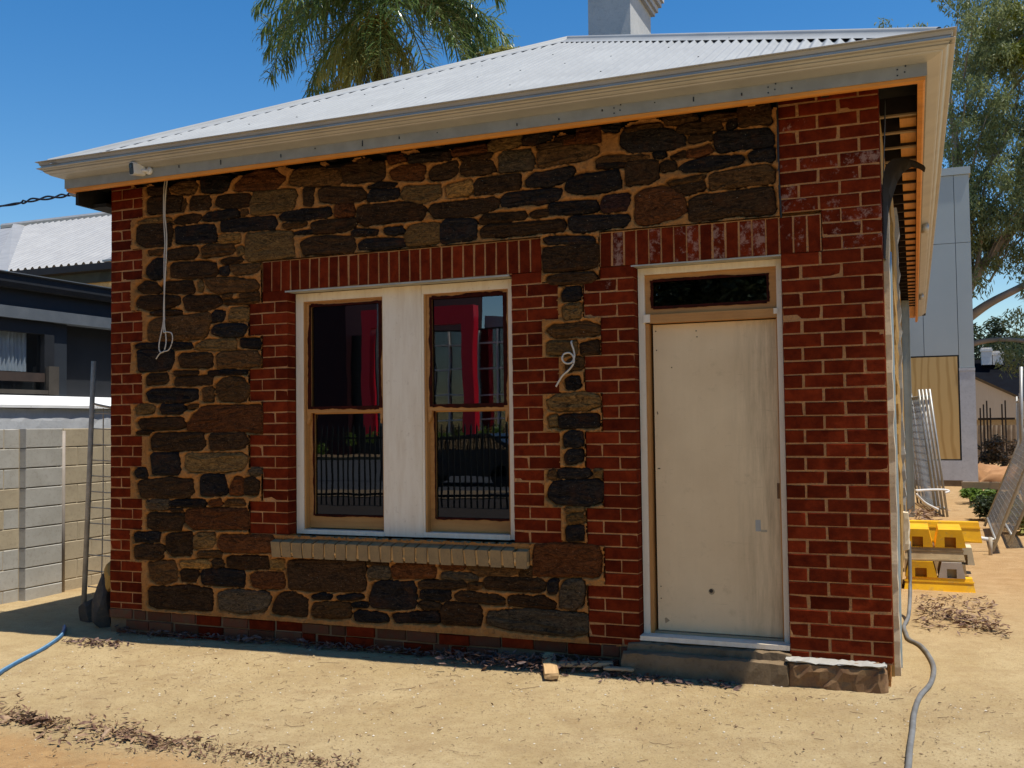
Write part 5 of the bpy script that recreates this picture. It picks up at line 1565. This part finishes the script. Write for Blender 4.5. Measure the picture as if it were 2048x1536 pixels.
def foot_side(label, x0, x1, y0, y1, z0, z1, m, end='r'):
    """seen from its long side"""
    t = thing('fence_block', label, 'fence block', ((x0+x1)/2, (y0+y1)/2, z0), 'temporary fence blocks beside the cottage')
    h = z1-z0; sl_ = 0.045; b = MB()
    b.add([(x0, y0, z0), (x1, y0, z0), (x1, y1, z0), (x0, y1, z0), (x0+sl_*0.6, y0+sl_, z1), (x1-sl_*0.6, y0+sl_, z1), (x1-sl_*0.6, y1-sl_, z1), (x0+sl_*0.6, y1-sl_, z1)],
          [(0, 3, 2, 1), (4, 5, 6, 7), (0, 1, 5, 4), (1, 2, 6, 5), (2, 3, 7, 6), (3, 0, 4, 7)])
    b.build('body', m, t)
    b = MB()
    for zz in (z0+0.006, z0+h*0.70):
        k = (zz-z0)/h
        b.add([(x0+0.01, y0+sl_*k-0.008, zz), (x1-0.012, y0+sl_*k-0.008, zz), (x1-0.012, y0+sl_*k-0.006, zz+0.014), (x0+0.01, y0+sl_*k-0.006, zz+0.014), (x0+0.01, y0+sl_*k+0.03, zz), (x1-0.012, y0+sl_*k+0.03, zz), (x1-0.012, y0+sl_*k+0.03, zz+0.014), (x0+0.01, y0+sl_*k+0.03, zz+0.014)],
              [(0, 1, 2, 3), (3, 2, 6, 7), (0, 4, 5, 1)])
    b.build('rib', m, t)
    return t
M_pocket = {M_yel.name: mat('orange_pocket', (0.42, 0.18, 0.012), (0.34, 0.14, 0.01)), M_gfoot.name: M_cfoot}
def foot_end(label, x0, x1, y0, y1, z0, z1, m):
    """seen from its end: trapezoid with a square pocket"""
    t = thing('fence_block', label, 'fence block', ((x0+x1)/2, (y0+y1)/2, z0), 'temporary fence blocks beside the cottage')
    w = x1-x0; h = z1-z0; a = w*0.13
    px0, px1, pz1 = x0+w*0.32, x1-w*0.32, z0+h*0.58
    b = MB()
    O = [(x0, z0), (x0+a, z1), (x1-a, z1), (x1, z0)]; I = [(px0, z0), (px0, pz1), (px1, pz1), (px1, z0)]
    vs = [(p[0], y0, p[1]) for p in O+I]+[(p[0], y1, p[1]) for p in O]+[(p[0], y0+0.10, p[1]) for p in I]
    b.add(vs, [(0, 1, 5, 4), (1, 2, 6, 5), (2, 3, 7, 6), (0, 8, 9, 1), (1, 9, 10, 2), (2, 10, 11, 3), (8, 11, 10, 9), (4, 5, 13, 12), (5, 6, 14, 13), (6, 7, 15, 14), (0, 3, 11, 8)])
    b.build('body', m, t, recalc=False)
    b = MB(); b.add([(px0, y0+0.06, z0+0.002), (px1, y0+0.06, z0+0.002), (px1, y0+0.06, pz1), (px0, y0+0.06, pz1)], [(0, 1, 2, 3)]); b.build('pocket', M_pocket.get(m.name, M_cfoot), t, recalc=False)
    return t
foot_side('long yellow fence block at the bottom of the stack on the sand', 6.10, 6.730, 3.80, 4.02, -0.215, -0.075, M_yel)
foot_end('yellow fence block with its pocket facing out, lower layer left', 6.115, 6.400, 3.83, 4.40, -0.0745, 0.075, M_yel)
foot_end('greyish fence block with its pocket facing out, lower layer right', 6.410, 6.645, 3.83, 4.40, -0.0745, 0.073, M_gfoot)
foot_side('brown concrete fence block lying across the middle of the stack', 6.11, 6.650, 3.86, 4.08, 0.077, 0.205, M_cfoot)
foot_end('yellow fence block with its pocket facing out, upper layer left', 6.100, 6.370, 3.88, 4.45, 0.2055, 0.375, M_yel)
foot_end('yellow fence block with its pocket facing out, upper layer right', 6.385, 6.660, 3.88, 4.45, 0.2055, 0.375, M_yel)
foot_side('long yellow fence block standing on the back of the stack', 6.09, 6.86, 5.0, 5.22, 0.13, 0.34, M_yel)
foot_side('yellow fence block under the back of the stack on the ground', 6.09, 6.70, 4.95, 5.25, -0.21, 0.1295, M_cfoot)
foot_end('ivory fence block end showing right of the brown concrete one', 6.56, 6.765, 4.62, 4.9, -0.05, 0.125, M_ivory)
foot_side('lone yellow fence block lying on the sand at the right frame edge', 7.34, 7.9, 4.9, 5.15, -0.2, -0.07, M_yel)
foot_side('yellow fence block standing behind the tipped fence panel', 7.62, 7.95, 9.2, 9.5, -0.2, 0.25, M_yel)
# timber strip and little bench post in the middle distance
b = MB(); b.box(7.05, 8.3, 14.6, 14.7, 0.06, 0.20); b.build('plank', M_old_x)
tr_ = thing('low_rail', 'low timber rail on short dark posts beyond the weeds', 'rail', (7.5, 14.6, -0.2))
o = bpy.data.objects['plank']; o.parent = tr_; o.matrix_parent_inverse = world_m(tr_).inverted()
for x in (7.18, 7.62, 8.1):
    b = MB(); b.box(x, x+0.07, 14.705, 14.76, -0.25, 0.20); b.build('post', M_dark_t, tr_)

# far house, sheds, dark posts
fh = thing('far_house', 'far house with dark roof and cream gable at the right', 'house', (10, 45, -0.2))
M_cream = mat('cream_sheet', (0.50, 0.42, 0.31), (0.44, 0.36, 0.26), 12, 0.7, stretch=(12, 1, 0.2), bump=0)
b = MB(); b.prism([(6.5, 1.35), (6.5, 4.05), (8.84, 3.30), (10.95, 2.18), (12.4, 1.35)], 'y', 45.0, 45.2); b.build('gable', M_cream, fh)
b = MB(); b.prism([(6.5, -0.3), (6.5, 1.345), (12.4, 1.345), (12.4, -0.3)], 'y', 45.6, 45.8); b.build('wall', mat('cream_wall', (0.40, 0.32, 0.22), (0.33, 0.26, 0.18)), fh)
b = MB(); b.add([(4, 44.8, 4.10), (8.84, 44.8, 3.40), (12.6, 44.8, 1.40), (12.6, 45.0, 1.30), (8.84, 45, 3.28), (4, 45, 3.9)], [(0, 1, 4, 5), (1, 2, 3, 4)]); b.build('barge_board', M_brown, fh)
b = MB(); b.add([(4, 44.9, 3.2), (8.84, 44.9, 3.38), (12.6, 44.9, 1.40), (30, 47, 1.4), (30, 50, 4.4), (4, 50, 4.4)], [(0, 1, 5), (1, 2, 3, 4, 5)]); b.build('roof', mat('near_black_roof', (0.006, 0.007, 0.010), (0.005, 0.005, 0.007), 3, 0.9, spec=0.05), fh)
for x, y, z in ((9.72, 49.5, 4.98), (10.25, 49.7, 4.80)):
    b = MB(); b.box(x-0.24, x+0.24, y-0.25, y+0.25, 4.1, z); b.box(x-0.28, x+0.28, y-0.28, y+0.28, z-0.20, z-0.08); b.build('white_vent', M_wplast, fh)
dg = thing('dark_gate', 'dark slatted gate leaning open before the far house', 'gate', (8.6, 30, -0.2))
for i in range(6):
    b = MB(); x = 8.25+0.10*i+(0.25 if i > 3 else 0); b.box(x, x+0.045, 30, 30.03, -0.2, 1.75+0.12*(i % 3)); b.build('slat', M_dark_t, dg)
b = MB(); b.box(8.2, 9.3, 30.031, 30.05, 1.35, 1.42); b.build('rail', M_dark_t, dg)
bf = thing('back_fence', 'pale corrugated fence across the back of the yard', 'fence', (9, 33, -0.2))
b = MB(); xs = np.arange(7.0, 16, 0.04)
b.sweep(0, [[(x, 33+0.02*math.sin(x*40), -0.3), (x, 33+0.02*math.sin(x*40), 1.15)] for x in xs]); b.build('sheet', mat('dusty_sheet', (0.34, 0.27, 0.19), (0.24, 0.18, 0.12), 3, 0.8), bf, recalc=False)

# ================================================================== PLANTS
def leaf_mat(name, c1, c2, c3, scale=1.2, rough=0.5):
    k = NT(name, rough, 0, 0.35)
    v = k.coord((1, 1, 1), False)
    c = k.mix(k.fr(k.noise(v, scale, 4), 0.35, 0.65), c1, c2)
    c = k.mix(k.fr(k.noise(v, scale*14, 2), 0.55, 0.7), c, c3)
    k.base(c)
    tr = k.n.new('ShaderNodeBsdfTranslucent'); k.lk(c, tr.inputs['Color'])
    mx = k.n.new('ShaderNodeMixShader'); mx.inputs[0].default_value = 0.38
    k.lk(k.b.outputs[0], mx.inputs[1]); k.lk(tr.outputs[0], mx.inputs[2])
    k.lk(mx.outputs[0], k.n['Material Output'].inputs['Surface'])
    return k.m
M_gum = leaf_mat('gum_leaf', (0.150, 0.190, 0.070), (0.215, 0.250, 0.100), (0.40, 0.42, 0.22))
M_gumy = leaf_mat('new_gum_leaf', (0.24, 0.27, 0.03), (0.32, 0.34, 0.04), (0.18, 0.22, 0.04))
M_palm = leaf_mat('palm_leaf', (0.095, 0.160, 0.045), (0.150, 0.215, 0.065), (0.30, 0.33, 0.14), 0.8, 0.25)
M_palmy = leaf_mat('old_palm_leaf', (0.36, 0.34, 0.085), (0.25, 0.26, 0.075), (0.46, 0.40, 0.12), 1.4)
M_bark = mat('gum_bark', (0.36, 0.30, 0.24), (0.22, 0.185, 0.15), 2.0, 0.85, stretch=(1, 1, 0.3), bump=0.3, bscale=14, bdist=0.02)
M_pbark = mat('palm_bark', (0.17, 0.14, 0.11), (0.09, 0.075, 0.06), 4, 0.9)
M_dark = leaf_mat('dark_shrub', (0.028, 0.042, 0.018), (0.05, 0.068, 0.025), (0.08, 0.10, 0.04))
M_green = leaf_mat('bright_weed', (0.16, 0.25, 0.035), (0.11, 0.18, 0.03), (0.24, 0.32, 0.06), 5)

def leaves(name, centers, radii, n, L, wd, m, parent, seed, droop=0.6, flat=1.0):
    """n leaf blades spread through clumps at the centres, each a folded diamond"""
    r = np.random.RandomState(seed)
    centers = np.asarray(centers, float); radii = np.asarray(radii, float)
    w = radii**2; idx = r.choice(len(centers), n, p=w/w.sum())
    d = r.randn(n, 3); d /= np.linalg.norm(d, axis=1)[:, None]
    rad = radii[idx]*r.rand(n)**0.45
    P = centers[idx]+d*rad[:, None]*np.array([1, 1, flat])
    ax = r.randn(n, 3); ax[:, 2] = -np.abs(ax[:, 2])*droop-droop*0.5
    ax /= np.linalg.norm(ax, axis=1)[:, None]
    sd_ = np.cross(ax, r.randn(n, 3)); sd_ /= np.linalg.norm(sd_, axis=1)[:, None]
    l = L*(0.6+0.8*r.rand(n))[:, None]; ww = wd*(0.6+0.8*r.rand(n))[:, None]
    V = np.stack([P, P+ax*l*0.45+sd_*ww/2, P+ax*l, P+ax*l*0.45-sd_*ww/2], 1).reshape(-1, 3)
    F = np.arange(4*n).reshape(n, 4)
    return np_mesh(name, V, F, m, parent)

def limb(b, P, r0, r1, n=6):
    pts = curve_pts(P, n); k = len(pts)
    b.tube(pts, [r0+(r1-r0)*i/(k-1) for i in range(k)], 8)
    return pts
# big gum tree behind the grey building
gt = thing('gum_tree', 'tall pale barked gum tree over the right edge behind the grey building', 'tree', (7.0, 26, -0.2))
b = MB()
limb(b, [(6.7, 26.2, -0.4), (6.9, 26.1, 2.0), (7.2, 26, 3.9), (7.55, 26, 5.0)], 0.30, 0.24)
limb(b, [(7.2, 26, 3.9), (7.75, 26, 4.35), (8.4, 25.8, 4.8), (9.4, 25.6, 5.3), (10.5, 25.5, 6.0)], 0.17, 0.08)
limb(b, [(7.55, 26, 4.7), (7.95, 26, 5.5), (8.5, 26, 6.3), (9.4, 26, 7.3), (10.6, 26, 8.8)], 0.19, 0.08)
limb(b, [(7.55, 26, 5.0), (7.62, 26.1, 7.0), (7.7, 26.1, 9.0), (7.5, 26.2, 11.0), (7.6, 26.2, 13.0)], 0.17, 0.03)
limb(b, [(7.62, 26.1, 7.0), (8.1, 26, 8.3), (8.9, 26, 9.5), (9.4, 26, 11.2)], 0.11, 0.03)
limb(b, [(7.65, 26.1, 8.0), (7.6, 26, 9.2), (7.7, 26, 10.6)], 0.08, 0.02)
limb(b, [(8.0, 26, 5.6), (8.2, 25.8, 6.6), (8.25, 25.8, 7.8), (8.6, 25.8, 9.2)], 0.08, 0.02)
limb(b, [(7.0, 26, 3.0), (7.7, 26, 3.55), (8.6, 26, 3.72), (9.6, 26, 3.6)], 0.11, 0.05)
r_ = random.Random(4)
tips = []
for i in range(105):
    z = r_.uniform(6.0, 13.7); x = r_.uniform(7.35+0.35*max(0, (z-11)/2.5), 11.2)
    if z < 7.2 and r_.random() < 0.25: continue
    y = 26+r_.uniform(-1.6, 1.6)
    tips.append((x, y, z))
    if i < 46:
        bx_, bz_ = 7.6+(x-7.6)*0.45, max(5.2, z-1.5)
        limb(b, [(bx_, 26, bz_), ((bx_+x)/2, (26+y)/2, (bz_+z)/2+0.1), (x, y, z)], 0.035, 0.010, 4)
b.build('trunk', M_bark, gt, True)
cl, rd = [], []
for (x, y, z) in tips:
    for k in range(5):
        cl.append((x+r_.gauss(0, 0.42), y+r_.gauss(0, 0.5), z+r_.gauss(0, 0.42))); rd.append(r_.uniform(0.22, 0.50))
for (x, z, s) in ((9.2, 3.0, 0.5), (9.7, 3.2, 0.6), (9.3, 4.3, 0.35), (9.6, 5.2, 0.45), (10.0, 6.3, 0.5), (8.3, 6.0, 0.3), (7.9, 6.4, 0.25), (5.95, 13.3, 0.30), (8.7, 6.6, 0.3), (9.3, 6.3, 0.4)):
    for k in range(4): cl.append((x+r_.gauss(0, 0.2), 26+r_.gauss(0, 0.4), z+r_.gauss(0, 0.2))); rd.append(s*0.8)
leaves('crown', cl, rd, 74000, 0.16, 0.040, M_gum, gt, 5, 1.0)
leaves('young_leaves', [(8.8, 25.0, 11.9), (9.2, 25.0, 11.8), (9.6, 25, 12.0), (8.5, 25.2, 12.6), (9.2, 25.2, 13.2)], [0.30, 0.35, 0.35, 0.2, 0.28], 2600, 0.16, 0.05, M_gumy, gt, 6, 0.8)

# queen palm
pt = thing('palm_tree', 'feathery queen palm rising behind the left slope of the roof', 'palm', (-5.5, 14, -0.2))
b = MB(); b.tube(curve_pts([(-5.7, 14, -0.4), (-5.6, 14, 4), (-5.55, 14, 8.6), (-5.5, 14, 10.6)], 8), [0.20+0.0*i for i in range(25)], 10); b.build('trunk', M_pbark, pt, True)
b = MB(); b.tube(curve_pts([(-5.5, 14, 10.2), (-5.5, 14, 11.0), (-5.48, 14, 11.9)], 6), [0.20-0.01*i for i in range(13)], 10); b.build('crownshaft', mat('green_shaft', (0.12, 0.15, 0.05), (0.08, 0.11, 0.04)), pt, True)
def frond(az, el, L, droop, m, seed, base=(-5.5, 14, 11.6), nl=170, ll=0.95, name='frond', hang=0.5):
    r = random.Random(seed); b = MB()
    p = Vector(base); d = Vector((math.cos(az)*math.cos(el), math.sin(az)*math.cos(el), math.sin(el)))
    n = 26; pts = [p.copy()]
    side0 = Vector((-math.sin(az), math.cos(az), 0))
    for i in range(n):
        d = (d+Vector((0, 0, -droop*(0.4+1.4*i/n)/n))).normalized()
        p = p+d*(L/n); pts.append(p.copy())
    b.tube(pts, [0.030*(1-0.85*i/n)+0.003 for i in range(n+1)], 5)
    for i in range(nl):
        t = 0.13+0.87*i/nl; f = t*n; k = min(n-1, int(f)); q = pts[k].lerp(pts[k+1], f-k)
        dd = (pts[k+1]-pts[k]).normalized()
        s = side0*(1 if i % 2 else -1)
        l = ll*(1-0.65*max(0, t-0.45)/0.55)*min(1, 0.45+t*2)*r.uniform(0.75, 1.15)
        u_ = (s*r.uniform(0.6, 1.0)+dd*r.uniform(0.3, 0.85)+Vector((r.gauss(0, 0.2), r.gauss(0, 0.2), r.gauss(0.1, 0.5)))).normalized()
        w = 0.016*r.uniform(0.8, 1.3)
        c1 = q+u_*l*0.45+Vector((0, 0, -0.05*hang*l)); c2 = q+u_*l*0.80+Vector((0, 0, -0.36*hang*l)); c3 = q+u_*l*0.92+Vector((0, 0, -0.78*hang*l))
        wv = u_.cross(Vector((0.2*r.gauss(0, 1), 0.2*r.gauss(0, 1), 1))).normalized()*w
        b.add([q-wv*0.5, q+wv*0.5, c1+wv, c1-wv, c2+wv*0.8, c2-wv*0.8, c3], [(0, 1, 2, 3), (3, 2, 4, 5), (5, 4, 6)])
    return b.build(name, m, pt, recalc=False)
r_ = random.Random(12)
for i in range(22):
    az = i*2.39996+r_.uniform(-0.2, 0.2); k = i/22
    frond(az, 1.25-1.35*k+r_.uniform(-0.1, 0.1), r_.uniform(3.1, 3.9), 1.05+0.7*k, M_palm, 100+i)
for az, el in ((0.1, 0.1), (3.1, 0.25), (2.9, -0.2), (0.35, -0.25), (3.5, -0.55), (5.9, -0.15), (4.2, 0.0), (5.2, -0.3), (2.6, 0.1), (0.6, 0.3), (0.0, 0.5), (5.9, 0.45), (0.3, 0.05), (3.3, 0.5), (4.6, 0.3), (5.0, 0.6)):
    frond(az, el, r_.uniform(3.4, 4.2), 1.7, M_palm, int(300+az*100+el*10))
for i, (az, el) in enumerate(((4.3, -0.75), (4.9, -0.85), (5.5, -0.9), (3.9, -0.95), (0.2, -1.0), (4.6, -1.1), (5.2, -0.6), (4.0, -0.6), (4.7, -0.7), (5.8, -0.75), (3.4, -0.8), (4.45, -1.0), (5.0, -1.1), (5.4, -1.15))):
    frond(az, el, 1.9+0.05*i, 0.8, M_palmy, 200+i, (-5.45, 13.8, 11.0), 110, 0.50, 'old_frond', 1.3)
for i in range(5):
    a = 4.1+i*0.35
    b = MB()
    for k in range(14):
        e = Vector((-5.4+math.cos(a)*0.5+r_.gauss(0, 0.12), 13.7+math.sin(a)*0.4+r_.gauss(0, 0.1), 10.55+r_.gauss(0, 0.2)))
        b.tube(curve_pts([(-5.45, 13.85, 10.9), (-5.45+math.cos(a)*0.35, 13.8+math.sin(a)*0.3, 10.95), e], 4), 0.012, 4, False)
    b.build('fruit_stalk', mat('orange_stalk', (0.50, 0.30, 0.04), (0.38, 0.24, 0.05)) if i == 0 else bpy.data.materials['orange_stalk'], pt, recalc=False)
pt.location.x += 0.28
# pale shrub top behind the ridge
ps = thing('shrub', 'yellowish shrub top peeping over the roof slope right of the palm', 'shrub', (-2.35, 14, -0.2))
leaves('foliage', [(-2.45+0.12*i, 14+0.1*(i % 3), 9.72+0.05*(i % 2)) for i in range(6)]+[(-3.25, 14, 9.45), (-3.1, 14, 9.4)], [0.2]*8, 2600, 0.2, 0.03, M_palmy, ps, 9, 0.3)
b = MB(); b.tube([(-2.35, 14, -0.4), (-2.3, 14, 5), (-2.3, 14, 9.6)], [0.12, 0.09, 0.04], 7); b.build('stem', M_bark, ps)
# back trees and shrubs
def bush(name, label, cat, c, s, n, L, m, seed, k=14, trunk=True, group=None):
    r = random.Random(seed); t = thing(name, label, cat, (c[0], c[1], -0.2), group)
    cs, rs_ = [], []
    for i in range(k):
        a = r.uniform(0, 6.28); q = r.random()**0.6
        cs.append((c[0]+math.cos(a)*s[0]*q, c[1]+math.sin(a)*s[1]*q, c[2]+r.uniform(-1, 1)*s[2]*(1-0.5*q))); rs_.append(r.uniform(0.3, 0.55)*min(s)*1.2)
    leaves('crown', cs, rs_, n, L, L*0.45, m, t, seed, 0.3)
    if trunk:
        b = MB(); b.tube([(c[0], c[1], -0.4), (c[0]+0.1, c[1], c[2]*0.5), (c[0], c[1], c[2]+s[2]*0.4)], [0.05+0.03*s[2], 0.05+0.02*s[2], 0.02], 7); b.build('trunk', M_bark, t)
    return t
bush('tree', 'dark tree behind the far house roof', 'tree', (10.5, 56, 5.2), (2.6, 1.5, 1.6), 9000, 0.24, M_dark, 31)
bush('tree', 'second dark tree behind the far house at the frame edge', 'tree', (14.5, 58, 5.6), (3, 1.6, 2.0), 9000, 0.24, M_dark, 32)
bush('tree', 'tree behind the grey building, low dark crown', 'tree', (8.6, 52, 4.6), (1.8, 1.5, 1.3), 6000, 0.22, M_dark, 33)
bush('weed_clump', 'bright green weeds by the low timber rail', 'weeds', (7.35, 14.3, -0.02), (0.35, 0.4, 0.12), 2600, 0.075, M_green, 34, 16, False)
bush('weed_clump', 'leafy darker green weed left of the tipped fence panel', 'weeds', (7.42, 11.2, 0.02), (0.28, 0.5, 0.24), 2200, 0.085, M_dark, 35, 14, False)
bush('weed_clump', 'dry grass and weeds behind the tipped fence panel', 'weeds', (7.85, 9.3, 0.0), (0.45, 0.9, 0.22), 3200, 0.10, M_palmy, 36, 18, False)
bush('shrub', 'thin pale flowering shrub before the back fence', 'shrub', (9.0, 20.5, 0.6), (0.35, 0.4, 0.6), 900, 0.09, leaf_mat('pale_leaf', (0.35, 0.36, 0.27), (0.22, 0.24, 0.15), (0.5, 0.5, 0.42)), 37, 10)
bush('shrub', 'brown dry shrub before the back fence', 'shrub', (8.55, 26.0, 0.5), (0.8, 0.5, 0.6), 1800, 0.12, leaf_mat('brown_leaf', (0.20, 0.13, 0.07), (0.14, 0.10, 0.05), (0.26, 0.18, 0.1)), 38, 12)
rough_box('soil_mound', 7.6, 10.2, 21, 24, -0.5, 0.12, mat('red_soil', (0.42, 0.22, 0.10), (0.32, 0.16, 0.07), 4, 0.95, bump=0.4), None, 40, (10, 8, 3), 0.12, True)
tag(bpy.data.objects['soil_mound'], 'low mound of red soil beyond the fence panels', 'soil mound')
def junk(r):
    return 6.35+r.gauss(0, 0.13), 7.4+r.uniform(-1.2, 2.8), 3.0
litter(420, junk, M_leafd, 'heap of dry leaves and scraps along the cottage side under the fence panels', (0.05, 0.16), 0.10)

# ================================================================== ACROSS THE STREET (seen in the glass)
b = MB(); b.box(-12, 3.2, -12.8, -7.2, -0.6, -0.185); tag(b.build('added_mulch_bed', mat('dark_mulch', (0.045, 0.032, 0.022), (0.025, 0.018, 0.013), 8, 0.95, bump=0.6)), kind='structure')  # guessed bed out of view, added to darken the lower window reflections
M_red = mat('red_cladding', (0.90, 0.015, 0.040), (0.85, 0.013, 0.036), 0.3, 0.4, bump=0.02)
M_dkcl = mat('dark_cladding', (0.03, 0.028, 0.03), (0.02, 0.02, 0.022), 0.5, 0.4)
rb = thing('red_framed_office', 'dark glazed office with a big red portal frame across the street', 'building', (-15, -45, -0.2))
b = MB(); b.box(-46, -3, -60, -42.6, -0.3, 6.6); b.build('wall', M_dkcl, rb)
b = MB(); b.box(-42, -23.5, -61, -42.0, -0.3, 15.0); b.build('tower', mat('maroon_tower', (0.05, 0.012, 0.016), (0.035, 0.010, 0.013)), rb)
sc_ = 1.12
def rbx(x0, x1, z0, z1, y1=-41.2): 
    b = MB(); b.box(x0, x1, y1-0.6, y1, z0, z1); return b.build('red_frame', M_red, rb)
rbx(-22.07, -15.3, 6.85, 7.78); rbx(-16.0, -15.3, 0.8, 6.849); rbx(-22.07, -21.5, 0.8, 6.849)
for i in range(10):
    x = -15.6+1.15*i
    b = MB(); b.box(x, x+0.07, -42.58, -42.4, 0.2, 6.5); b.build('mullion', M_wplast, rb)
for i in range(5):
    x = -21.2+0.95*i
    b = MB(); b.box(x, x+0.07, -42.58, -42.4, 0.2, 6.5); b.build('mullion', M_wplast, rb)
for z in (1.6, 3.0, 4.4, 5.7):
    b = MB(); b.box(-21.4, -4, -42.57, -42.42, z, z+0.08); b.build('transom', M_wplast, rb)
b = MB(); b.box(-21.4, -3, -42.62, -42.585, 0.2, 6.5); b.build('glazing', M_fglass, rb)
b = MB(); b.prism([(-15.2, 6.61), (-15.2, 7.3), (-12.8, 7.0), (-9, 6.7), (-3, 6.61)], 'y', -50, -42.5); b.build('curved_roof', M_groof, rb)
hd = bush('hedge', 'clipped green hedge across the street', 'hedge', (-12, -39.5, 0.55), (14, 0.6, 0.75), 9000, 0.16, M_green, 61, 60, False)
tree_m = M_dark
bush('street_tree', 'street tree standing on the near footpath behind the viewer', 'tree', (2.2, -14.6, 5.0), (2.6, 2.6, 1.9), 26000, 0.22, M_dark, 62, 44)
b = MB(); b.tube([(-9.15, -20.5, -0.4), (-9.15, -20.5, 9.5)], 0.13, 10)
tag(b.build('street_pole', M_pipe, None, True), 'grey street pole across the road', 'pole')
pf = thing('palisade_fence', 'black palisade fence along the street frontage', 'fence', (-2, -11, -0.2))
pal = MB(); pal.box(-0.016, 0.016, -0.01, 0.01, -0.30, 1.38); pal.add([(-0.016, -0.01, 1.38), (0.016, -0.01, 1.38), (0.016, 0.01, 1.38), (-0.016, 0.01, 1.38), (0, 0, 1.46)], [(0, 1, 4), (1, 2, 4), (2, 3, 4), (3, 0, 4)])
pm = pal.mesh('picket', M_black)
for i in range(150):
    link('picket', pm, pf, (-10.5+0.125*i, -10.8, 0))
for z in (0.02, 1.15):
    b = MB(); b.box(-10.7, 8.3, -10.835, -10.812, z, z+0.045); b.build('rail', M_black, pf)
car = thing('parked_car', 'dark hatchback parked across the road', 'car', (-5.5, -19, -0.3))
M_carp = mat('dark_car_paint', (0.03, 0.032, 0.036), (0.025, 0.027, 0.03), 1, 0.25, bump=0)
b = MB(); b.prism([(-7.6, 0.0), (-7.65, 0.45), (-7.3, 0.62), (-6.6, 0.70), (-6.0, 1.13), (-4.5, 1.16), (-3.75, 0.75), (-3.45, 0.68), (-3.4, 0.0)], 'y', -19.85, -18.15); b.build('body', M_carp, car)
b = MB(); b.prism([(-6.45, 0.74), (-5.95, 1.08), (-4.55, 1.10), (-4.0, 0.74)], 'y', -19.86, -18.14); b.build('side_window', M_fglass, car)
for x in (-6.8, -4.2):
    for y in (-19.8, -18.35):
        b = MB(); b.tube([(x, y, 0.02), (x, y+0.2, 0.02)], 0.31, 18); w_ = b.build('wheel', M_black, car)
